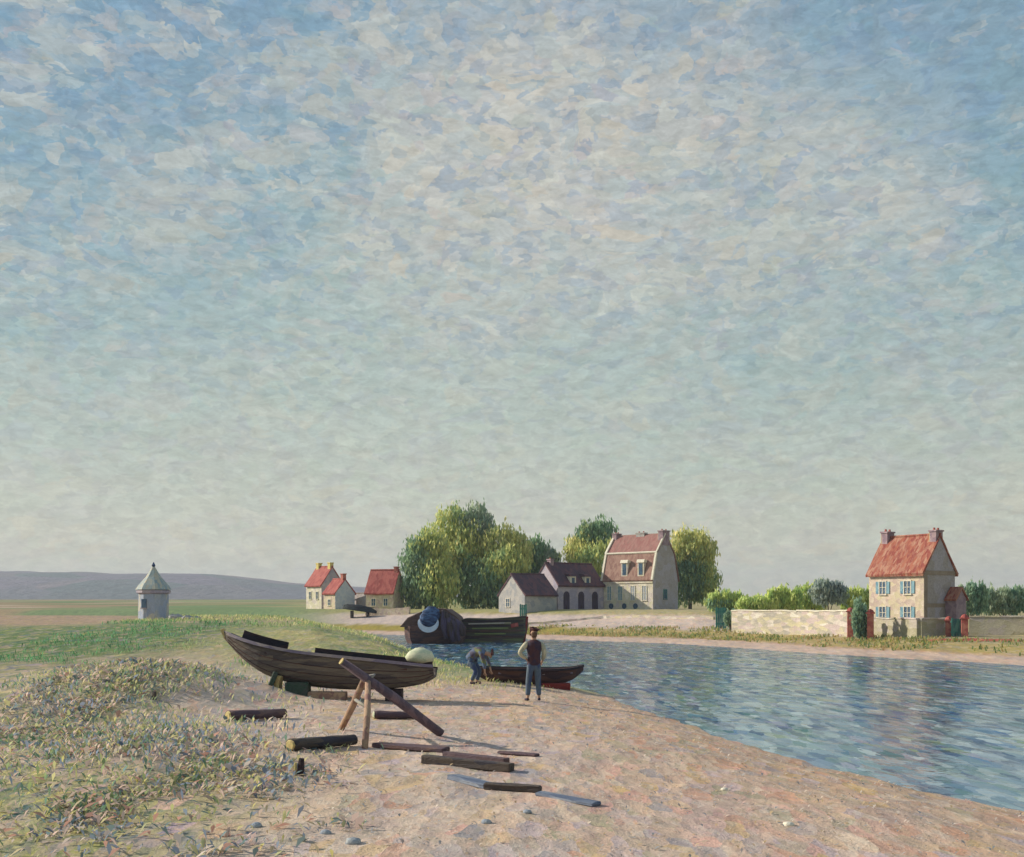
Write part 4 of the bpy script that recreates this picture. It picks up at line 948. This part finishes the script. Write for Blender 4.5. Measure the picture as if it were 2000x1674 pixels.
# ------------------------------------------------------------------ timber
def log(name, label, p, q, r, mat, cut=None, group='timber lying on the towing path', square=False, wob=.06, zoff=0):  # also builds the shadow strips, some of them under the name plank
    x0, y0 = p; x1, y1 = q; z0 = gz(x0, y0) + zoff; z1 = gz(x1, y1) + zoff
    L = math.hypot(x1 - x0, y1 - y0); t = thing(name, label, 'timber' if name != 'plank' else 'plank', (x0, y0, z0), math.atan2(y1 - y0, x1 - x0), group)
    dzz = z1 - z0
    b = MB()
    if square:
        hh = r * 1.15 if name != 'plank' else r * .7
        ww = r * 1.7 if name != 'plank' else r * 2.4
        b.beam((.012, 0, hh / 2), (L, 0, hh / 2 + dzz), ww, hh); b.build('beam', mat, t, bevel=.012, sub=1, rough=.006)
        if cut: MB().beam((-.012, 0, hh / 2), (.008, 0, hh / 2), ww * .95, hh * .95).build('cut_end', cut, t)
    else:
        n = 9; b.tube([(.012 + (L - .012) * i / (n - 1), .02 * math.sin(i * 1.3), r * .9 + dzz * i / (n - 1)) for i in range(n)], [r * (1 - .12 * i / n) for i in range(n)], 12, wob=wob)
        b.build('bark', mat, t, smooth=True); t.scale = (1, 1, .82)
        if cut: MB().tube([(-.015, 0, r * .9), (.008, 0, r * .9)], [r * .70, r * .90], 9, wob=.12).build('cut_end', cut, t)
    return t
log('log', 'dark log with an orange cut end lying apart at the left', (px(445, 21.0), 21.0), (px(556, 21.8), 21.8), .12, M['logmar'], M['cut'])
log('log', 'thickest dark log, with a yellow cut end, beside the trestle feet', (px(567, 16.9), 16.9), (px(690, 17.9), 17.9), .115, M['log'], M['cut'])
log('log', 'dark blue grey log lying behind the trestle pole', (px(730, 22.4), 22.4), (px(812, 22.6), 22.6), .10, M['logmar'], M['straw'])
log('plank', 'maroon shadow strip of the trestle, right of its feet', (px(733, 18.0), 18.0), (px(872, 17.4), 17.4), .10, M['logmar'], None, square=True)  # strip of trestle shadow built as a thin maroon board
log('squared_timber_or_shadow_strip', 'long maroon shadow strip of the trestle, upper one of the close pair', (px(868, 16.9), 16.9), (px(990, 16.2), 16.2), .085, M['logmar'], None, square=True)  # trestle shadow modelled as a dark beam, upper strip
log('squared_timber_or_shadow_strip', 'dark green grey shadow strip of the trestle, lower one of the close pair', (px(826, 16.1), 16.1), (px(1000, 15.5), 15.5), .10, M['log'], None, square=True)  # trestle shadow modelled as a dark beam, lower strip
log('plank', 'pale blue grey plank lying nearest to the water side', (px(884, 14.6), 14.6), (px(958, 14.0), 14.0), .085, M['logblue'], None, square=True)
log('squared_timber_or_shadow_strip', 'short dark timber overlapping the pale blue plank', (px(945, 13.95), 13.95), (px(1056, 13.75), 13.75), .07, M['log'], None, square=True)
for i, (xp, yd, r_) in enumerate([(720, 17.3, .035), (733, 17.25, .03), (792, 17.0, .035)]):
    pass
log('plank', 'long blue grey shadow strip farthest to the right on the sand', (px(1052, 13.55), 13.55), (px(1166, 12.95), 12.95), .07, M['logblue'], None, square=True)  # blue shadow on the sand built as a flat board
log('plank', 'thin dark plank pointing at the river, right of the maroon strip', (px(975, 17.6), 17.6), (px(1050, 17.2), 17.2), .06, M['logmar'], None, square=True)
# trestle
t = thing('trestle', 'rough trestle of a long purple pole propped on two orange brown legs', 'trestle', (-2.48, 19.3, gz(-2.48, 19.3)))
o3 = Vector(t.location)
P_ = lambda x, y, z: tuple(Vector((x, y, z)) - o3)
g0 = (px(862, 19.6), 19.6, gz(px(862, 19.6), 19.6) + .04)
pt = (px(668, 18.8), 18.8, EYE + (1185 - 1292) * 18.8 / 2222)
pm = (Vector(g0) + Vector(pt)) / 2 + Vector((0, 0, .03))
pole = MB().tube([P_(*pt), P_(*pm), P_(*g0)], [.065, .085, .075], 10, wob=.05).build('pole', M['pole'], t, smooth=True)
dv = (Vector(pt) - Vector(pm)).normalized() * .012
MB().tube([P_(*(Vector(pt) + dv * .1)), P_(*(Vector(pt) + dv * 1.6))], .062, 10).build('cut_end', M['cut'], pole)
def leg(xf, yf, topx, topy, topyd, r):
    f = Vector((px(xf, yf), yf, 0)); f.z = gz(f.x, f.y) - .03; tp = Vector((px(topx, topyd), topyd, EYE + (1185 - topy) * topyd / 2222))
    md = (f + tp) / 2 + Vector((.015, 0, 0))
    return MB().tube([P_(*f), P_(*md), P_(*tp)], [r * .9, r, r * .9], 9, wob=.06).build('leg', M['legw'], t, smooth=True), f, tp
l1, f1, t1 = leg(664, 20.0, 712, 1326, 19.2, .06)
l2, f2, t2 = leg(712, 17.7, 719, 1324, 19.05, .055)
MB().tube([P_(*f1.lerp(t1, .62)), P_(*f2.lerp(t2, .58))], .03, 7).build('brace', M['rope'], t, smooth=True)
MB().tube([P_(*(t1 + Vector((-.06, -.05, .0)))), P_(*(t2 + Vector((.08, -.07, .02)))), P_(*(t2 + Vector((.1, .06, .05)))), P_(*(t1 + Vector((-.05, .07, .03))))], .02, 6).build('lashing', M['rope'], t)
f3 = Vector((px(800, 20.6), 20.6, 0)); 
# stakes and stones
for i, (xp, yd, h_, mt, lb) in enumerate([(586, 14.6, .22, 'hulldk', 'short dark stake with a yellow side in the foreground grass'), (300, 22.5, .16, 'log', 'stub of wood sticking up in the left weeds')]):
    x_ = px(xp, yd); t = thing('wooden_stake', lb, 'stake', (x_, yd, gz(x_, yd)), 0)
    MB().tube([(0, 0, -.1), (.01, 0, h_ * .6), (.02, 0, h_)], [.05, .045, .035], 7, wob=.08).build('stake', M[mt], t)
    if i == 0: MB().tube([(-.06, -.02, -.05), (-.055, -.02, h_ * .75)], [.03, .02], 6).build('split_side', M['cut'], t)
sts = [(563, 14.3, .06, 'smooth blue grey stone just left of the short stake'), (500, 11.2, .05, 'teal grey stone low in the foreground, left of centre'), (690, 10.5, .06, 'largest blue grey stone, at the bottom edge'),
       (636, 10.9, .045, 'small dark blue stone near the bottom edge'), (1030, 12.2, .04, 'small grey stone on the sand near the bottom centre'), (1540, 12.0, .05, 'white stone on the sand at the right'),
       (1415, 14.6, .04, 'pale stone on the sand near the water edge'), (950, 11.5, .045, 'green grey stone at the bottom centre')]
for xp, yd, s_, lb in sts:
    x_ = px(xp, yd); o = MB().lathe([(s_ * .5, -s_ * .5), (s_ * 1.3, 0), (s_ * 1.1, s_ * .5), (s_ * .4, s_ * .8)], 9).build('stone', M['stone'] if 'white' not in lb and 'pale' not in lb else M['white'], smooth=True, rough=s_ * .1)
    o.location = (x_, yd, gz(x_, yd)); tag(o, lb, 'stone', 'loose stones in the foreground')

# ------------------------------------------------------------------ people
def skin(name, chains, mat, parent, sub=1, root=0):
    """chains: list of lists of (x,y,z,r); points closer than 1mm are merged so chains join"""
    vs = []; rs = []; es = []
    def vid(p):
        for i, q in enumerate(vs):
            if (Vector(q) - Vector(p[:3])).length < 1e-3: return i
        vs.append(tuple(p[:3])); rs.append(p[3]); return len(vs) - 1
    for ch in chains:
        ids = [vid(p) for p in ch]
        for a, b_ in zip(ids[:-1], ids[1:]): es.append((a, b_))
    me = bpy.data.meshes.new(name); me.from_pydata(vs, es, [])
    o = bpy.data.objects.new(name, me); COL.objects.link(o)
    md = o.modifiers.new('s', 'SKIN'); md.use_smooth_shade = True
    sv = me.skin_vertices[0].data
    for i, r_ in enumerate(rs):
        rr = r_ if isinstance(r_, tuple) else (r_, r_); sv[i].radius = rr; sv[i].use_root = (i == root)
    sb = o.modifiers.new('b', 'SUBSURF'); sb.levels = sub; sb.render_levels = sub
    dg = bpy.context.evaluated_depsgraph_get(); m2 = bpy.data.meshes.new_from_object(o.evaluated_get(dg))
    bpy.data.objects.remove(o); m2.name = name; m2.materials.clear()
    m2.polygons.foreach_set('use_smooth', [True] * len(m2.polygons))
    return link(name, m2, mat, parent)
def hand(wr, dr, side, r=.0085):
    """palm and five fingers as chains from the wrist point along dr"""
    wr = Vector(wr); dr = Vector(dr).normalized(); sd = Vector(side).normalized(); nrm = dr.cross(sd)
    pc = wr + dr * .05; ch = [[(*wr, .026), (*pc, (.034, .018)), (*(wr + dr * .085), (.034, .014))]]
    for i, (o_, l_) in enumerate([(-.028, .062), (-.010, .072), (.010, .068), (.028, .052)]):
        b0 = wr + dr * .085 + sd * o_; b1 = b0 + dr * l_ * .5 - nrm * .008; b2 = b1 + dr * l_ * .35 - nrm * .02
        ch.append([(*(wr + dr * .085), (.034, .014)), (*b0, r), (*b1, r * .95), (*b2, r * .8)])
    b0 = wr + dr * .035 - sd * .03; b1 = b0 + dr * .03 - sd * .022; b2 = b1 + dr * .028 - sd * .004
    ch.append([(*pc, (.034, .018)), (*b0, r * 1.2), (*b1, r * 1.1), (*b2, r * .9)])
    return ch
# standing man seen from behind; faces +Y
mx, my = px(1043, 28.0), 28.0; t = thing('person', 'man standing with one hand on hip in dark waistcoat, pale shirt sleeves and blue trousers', 'person', (mx, my, gz(mx, my)), R(8))
pel = (0, 0, .93, (.15, .10)); wst = (0, 0, 1.08, (.13, .095)); ch1 = (0, .01, 1.26, (.12, .10)); shd = (0, .0, 1.41, .075)
nk = (0, .005, 1.52, .052); hd0 = (0, .02, 1.60, (.07, .075)); hd1 = (0, .015, 1.68, (.077, .092)); hd2 = (0, .01, 1.75, (.06, .07))
lhip = (-.09, 0, .88, .085); rhip = (.09, 0, .88, .085)
lkn = (-.13, .01, .50, .055); lan = (-.155, -.02, .09, .038); ltoe = (-.20, .12, .03, .03)
rkn = (.10, .02, .50, .055); ran = (.125, .0, .09, .038); rtoe = (.15, .14, .03, .03)
lsh = (-.18, 0, 1.41, .045); lel = (-.37, -.06, 1.20, .04); lwr = (-.19, .02, 1.03, .027)
rsh = (.18, 0, 1.41, .045); rel = (.255, -.02, 1.16, .04); rwr = (.215, .10, .97, .027)
body = [[pel, wst, ch1, shd, nk, hd0, hd1, hd2], [pel, lhip, lkn, lan, ltoe], [pel, rhip, rkn, ran, rtoe], [shd, lsh, lel, lwr], [shd, rsh, rel, rwr],
        [hd0, (0, .105, 1.615, .014)], [hd1, (-.085, .01, 1.66, .014)], [hd1, (.085, .01, 1.66, .014)]]
body += hand(lwr[:3], (.10, .06, -.05), (0, .3, 1)) + hand(rwr[:3], (-.02, .05, -.1), (0, 1, .3))
skin('body', body, M['skin'], t, 1)
skin('trousers', [[(0, 0, 1.02, (.16, .12)), (0, 0, .93, (.165, .13)), (-.085, 0, .84, .105), (-.135, .01, .50, .078), (-.155, -.01, .12, .068)], [(0, 0, .93, (.165, .13)), (.085, 0, .84, .105), (.10, .01, .50, .078), (.125, .0, .12, .066)]], M['trous'], t)
MB().lathe([(.150, .88), (.172, .90), (.165, 1.0), (.158, 1.10), (.175, 1.22), (.196, 1.34), (.192, 1.42), (.150, 1.47), (.085, 1.505), (.06, 1.51)], 18, sy=.74).build('waistcoat', M['vest'], t, smooth=True, rough=.003)
skin('shirt_sleeve', [[(-.14, 0, 1.43, .07), (-.20, -.005, 1.40, .078), (-.29, -.035, 1.30, .070), (-.375, -.06, 1.19, .062), (-.28, -.02, 1.11, .058), (-.20, .015, 1.045, .045)]], M['shirt'], t)
skin('shirt_sleeve', [[(.14, 0, 1.43, .07), (.20, -.0, 1.39, .078), (.24, -.01, 1.28, .072), (.265, -.02, 1.16, .066), (.24, .04, 1.06, .060), (.22, .085, .995, .045)]], M['shirt'], t)
skin('shirt', [[(0, 0, 1.25, .10), (0, 0, 1.40, .10), (0, 0, 1.48, .07)], [(0, 0, 1.40, .10), (-.17, 0, 1.40, .085)], [(0, 0, 1.40, .10), (.17, 0, 1.40, .085)]], M['shirt'], t)
skin('collar', [[(0, .0, 1.475, .07), (0, .004, 1.52, .062)]], M['shirt'], t)
skin('hair', [[(0, -.03, 1.545, .055), (0, -.012, 1.60, .082), (0, -.01, 1.66, .092), (0, -.005, 1.70, .092)]], paint('brown hair', [(.10, .055, .035), (.14, .08, .05)], 20, bump=.2), t)
skin('cap', [[(0, .0, 1.705, (.094, .105)), (.012, -.01, 1.76, (.098, .11)), (.02, -.01, 1.80, (.06, .07))], [(0, .0, 1.705, (.094, .105)), (0, .09, 1.71, (.045, .02))]], M['cap'], t)
skin('shoe', [[(-.155, -.045, .05, .046), (-.165, .01, .05, .046), (-.205, .13, .035, .036)]], M['shoe'], t)
skin('shoe', [[(.125, -.035, .05, .046), (.13, .02, .05, .046), (.155, .15, .035, .036)]], M['shoe'], t)
# bending worker; faces +X, stooping to the rowing boat
wx, wy = px(926, 33.0), 33.0; t = thing('person', 'worker stooping over the rowing boat in a dark blue smock and dark cap', 'person', (wx, wy, gz(wx, wy) - .0), R(-12))
pel = (-.12, 0, .72, .09); w1 = (-.02, 0, .86, .09); c1_ = (.14, 0, .94, .10); s1 = (.27, 0, .92, .09)
nk = (.35, 0, .90, .05); h0 = (.42, 0, .89, .07); h1 = (.48, 0, .87, (.085, .075)); h2 = (.53, 0, .83, .06)
body = [[pel, w1, c1_, s1, nk, h0, h1, h2], [h1, (.50, 0, .76, .014)],
        [pel, (-.10, -.09, .66, .07), (.10, -.12, .40, .06), (-.06, -.13, .08, .04), (.08, -.14, .03, .03)],
        [pel, (-.10, .09, .66, .07), (.14, .12, .40, .06), (.04, .13, .08, .04), (.18, .14, .03, .03)],
        [s1, (.26, -.18, .88, .055), (.34, -.20, .62, .04), (.36, -.17, .38, .028)], [s1, (.26, .18, .88, .055), (.38, .18, .64, .04), (.46, .14, .42, .028)]]
body += hand((.36, -.17, .38), (.02, .02, -.1), (1, 0, .2)) + hand((.46, .14, .42), (.03, 0, -.1), (1, 0, .2))
skin('body', body, M['skin'], t, 1)
skin('smock', [[(-.16, 0, .66, (.15, .17)), (-.10, 0, .76, (.16, .17)), (.0, 0, .88, (.15, .17)), (.14, 0, .955, (.14, .19)), (.27, 0, .93, (.11, .18)), (.33, 0, .905, .08)],
              [(.27, 0, .93, (.11, .18)), (.27, -.19, .87, .08), (.345, -.20, .62, .06), (.36, -.18, .44, .05)], [(.27, 0, .93, (.11, .18)), (.27, .19, .87, .08), (.385, .18, .64, .06), (.45, .15, .48, .05)]], M['bluesm'], t)
skin('trousers', [[(.0, 0, .84, (.13, .155)), (-.12, 0, .72, (.16, .17)), (-.09, -.09, .62, .12), (.10, -.12, .40, .08), (-.05, -.13, .10, .065)], [(-.12, 0, .72, (.16, .17)), (-.09, .09, .62, .12), (.14, .12, .40, .08), (.045, .13, .10, .065)]], M['trous'], t)
skin('cap', [[(.46, 0, .93, (.10, .095)), (.52, 0, .935, (.075, .08))], [(.46, 0, .93, (.10, .095)), (.57, 0, .86, .03)]], M['cap'], t)
skin('shoe', [[(-.10, -.13, .05, .045), (.08, -.14, .035, .036)]], M['shoe'], t); skin('shoe', [[(.0, .13, .05, .045), (.18, .14, .035, .036)]], M['shoe'], t)

# ------------------------------------------------------------------ ground cover
def cover(name, n, xr, yr, size, pal, mask, seed, flat=.5, aspect=.28, zlift=0.0):
    g = np.random.default_rng(seed)
    # denser near the path where single leaves can be seen
    yv = yr[0] * (yr[1] / yr[0]) ** (g.random(n) ** .9); xv = xr[0] + (xr[1] - xr[0]) * g.random(n)
    xv = xv * (.35 + yv / yr[1] * .65) if xr[0] < -8 else xv
    keep = mask(xv, yv, g); xv, yv = xv[keep], yv[keep]; n = len(xv)
    zv, dn_, df_, rv_, fr_ = terrain(xv, yv); ok = ~rv_ & (dn_ > .3); xv, yv, zv = xv[ok], yv[ok], zv[ok]; n = len(xv)
    L = size * (.45 + g.random(n) ** 1.6) * (yv / 14) ** .3; Wd = L * aspect * (.7 + .6 * g.random(n))
    yaw = g.random(n) * 2 * np.pi; tl = (flat * 1.45) * (.5 + g.random(n) * .6)
    ux = np.stack([np.sin(tl) * np.cos(yaw), np.sin(tl) * np.sin(yaw), np.cos(tl)], 1)
    sd = np.stack([-np.sin(yaw), np.cos(yaw), 0 * yaw], 1)
    p = np.stack([xv, yv, zv - .005 + zlift], 1)
    mid_ = p + ux * (L * .55)[:, None] + np.array([0, 0, 1]) * (L * .06)[:, None]; tip = p + ux * L[:, None] - np.array([0, 0, 1]) * (L * .10)[:, None]
    v = np.stack([p, mid_ + sd * (Wd / 2)[:, None], tip, mid_ - sd * (Wd / 2)[:, None]], 1).reshape(-1, 3)
    pal = np.array(pal); ph = (fbm(xv * 1.3 + seed, yv * .8) * 1.6 - .3 + g.normal(0, .22, n)); ii = np.clip((ph * len(pal)).astype(int), 0, len(pal) - 1)
    cols = pal[ii] ** .86 * (.8 + .4 * g.random((n, 1)))
    if name == 'meadow_grass':
        w_g = (sst(-9, -13, xv) * sst(62, 50, yv) * .9)[:, None]; cols = cols * (1 - w_g) + np.array([.09, .30, .14]) * (.6 + .8 * g.random((n, 1))) * w_g
    o = np_mesh(name, v, np.arange(4 * n).reshape(n, 4), LEAF, cols); o['kind'] = 'stuff'; return o
edge = lambda x, y: x + 1.9 + (fbm(x * .4 + 9, y * .25) - .5) * 4 + .30 * (np.minimum(y, 26) - 10.3)
wm = lambda x, y, g: (g.random(len(x)) < sst(1.4, -2.2, edge(x, y)) * (.12 + 1.0 * sst(.42, .62, fbm(x * .9 + 2, y * .5))) * sst(34, 26, y))
WP = [(.13, .24, .14), (.26, .34, .14), (.42, .43, .18), (.62, .56, .20), (.52, .44, .28), (.72, .52, .46), (.56, .43, .36), (.16, .25, .27), (.48, .50, .26), (.24, .30, .40)]
cover('wild_weeds', 46000, (-13, 1.0), (8.5, 36), .125, WP, wm, 5, flat=.62, aspect=.24)
cover('fallen_leaves', 26000, (-12, 1.5), (8.5, 32), .15, [(.58, .42, .36), (.50, .40, .33), (.14, .20, .20), (.44, .38, .25), (.50, .27, .21), (.20, .24, .32), (.54, .50, .24), (.62, .52, .46)], wm, 6, flat=1.0, aspect=.4, zlift=.012)
mm = lambda x, y, g: g.random(len(x)) < sst(.40, .56, fbm(x * 1.7, y * .8)) * 1.2 * np.exp(-(((x + 8.2) / 2.6) ** 2 + ((y - 25) / 4.5) ** 2)) + .8 * np.exp(-(((x + 5.4) / 1.5) ** 2 + ((y - 17) / 3) ** 2))
cover('tall_grass', 26000, (-13, -2), (12, 33), .13, [(.30, .40, .18), (.50, .50, .22), (.16, .28, .20), (.60, .56, .26), (.20, .26, .38), (.62, .44, .38), (.20, .30, .30), (.60, .52, .40)], mm, 12, flat=.5, aspect=.2)
cover('sand_pebbles', 16000, (-4, 8), (8.5, 34), .055, [(.62, .42, .36), (.66, .56, .46), (.36, .34, .34), (.58, .44, .26), (.30, .34, .38), (.70, .62, .54)], lambda x, y, g: (edge(x, y) > 0) & (g.random(len(x)) < .6), 13, flat=1.0, aspect=.5, zlift=.010)
gm = lambda x, y, g: (g.random(len(x)) < .9 * sst(.40, .62, fbm(x * .3 + 7, y * .2)))
cover('meadow_grass', 36000, (-26, 2), (31, 90), .13, [(.16, .32, .12), (.32, .42, .14), (.52, .52, .20), (.60, .56, .22), (.64, .54, .32)], gm, 8, flat=.45, aspect=.16)

g_ = np.random.default_rng(9); xb = g_.uniform(-8, 34, 60000); yb = g_.uniform(44, 112, 60000)
zb_, dn_, df_, rv_, fr_ = terrain(xb, yb); ok = fr_ & (df_ > 2.6) & (df_ < 9.5) & (g_.random(60000) < .9 * sst(.42, .58, fbm(xb * .4, yb * .5))) ; xb, yb, zb_ = xb[ok], yb[ok], zb_[ok]; n = len(xb)
L_ = g_.uniform(.10, .28, n); yw = g_.random(n) * 6.28; ux = np.stack([.5 * np.cos(yw), .5 * np.sin(yw), np.full(n, .85)], 1); sd = np.stack([-np.sin(yw), np.cos(yw), 0 * yw], 1); p = np.stack([xb, yb, zb_ - .01], 1)
v = np.stack([p - sd * .05, p + sd * .05, p + ux * L_[:, None] + sd * .03, p + ux * L_[:, None] - sd * .03], 1).reshape(-1, 3)
pal = np.array([(.40, .36, .12), (.34, .36, .12), (.20, .28, .12), (.46, .34, .16), (.50, .46, .22)])[np.clip((fbm(xb * .6 + 4, yb * .7) * 1.5 - .25 + g_.normal(0, .15, n)) * 5, 0, 4).astype(int)]
o = np_mesh('bank_grass', v, np.arange(4 * n).reshape(n, 4), LEAF, pal); o['kind'] = 'stuff'
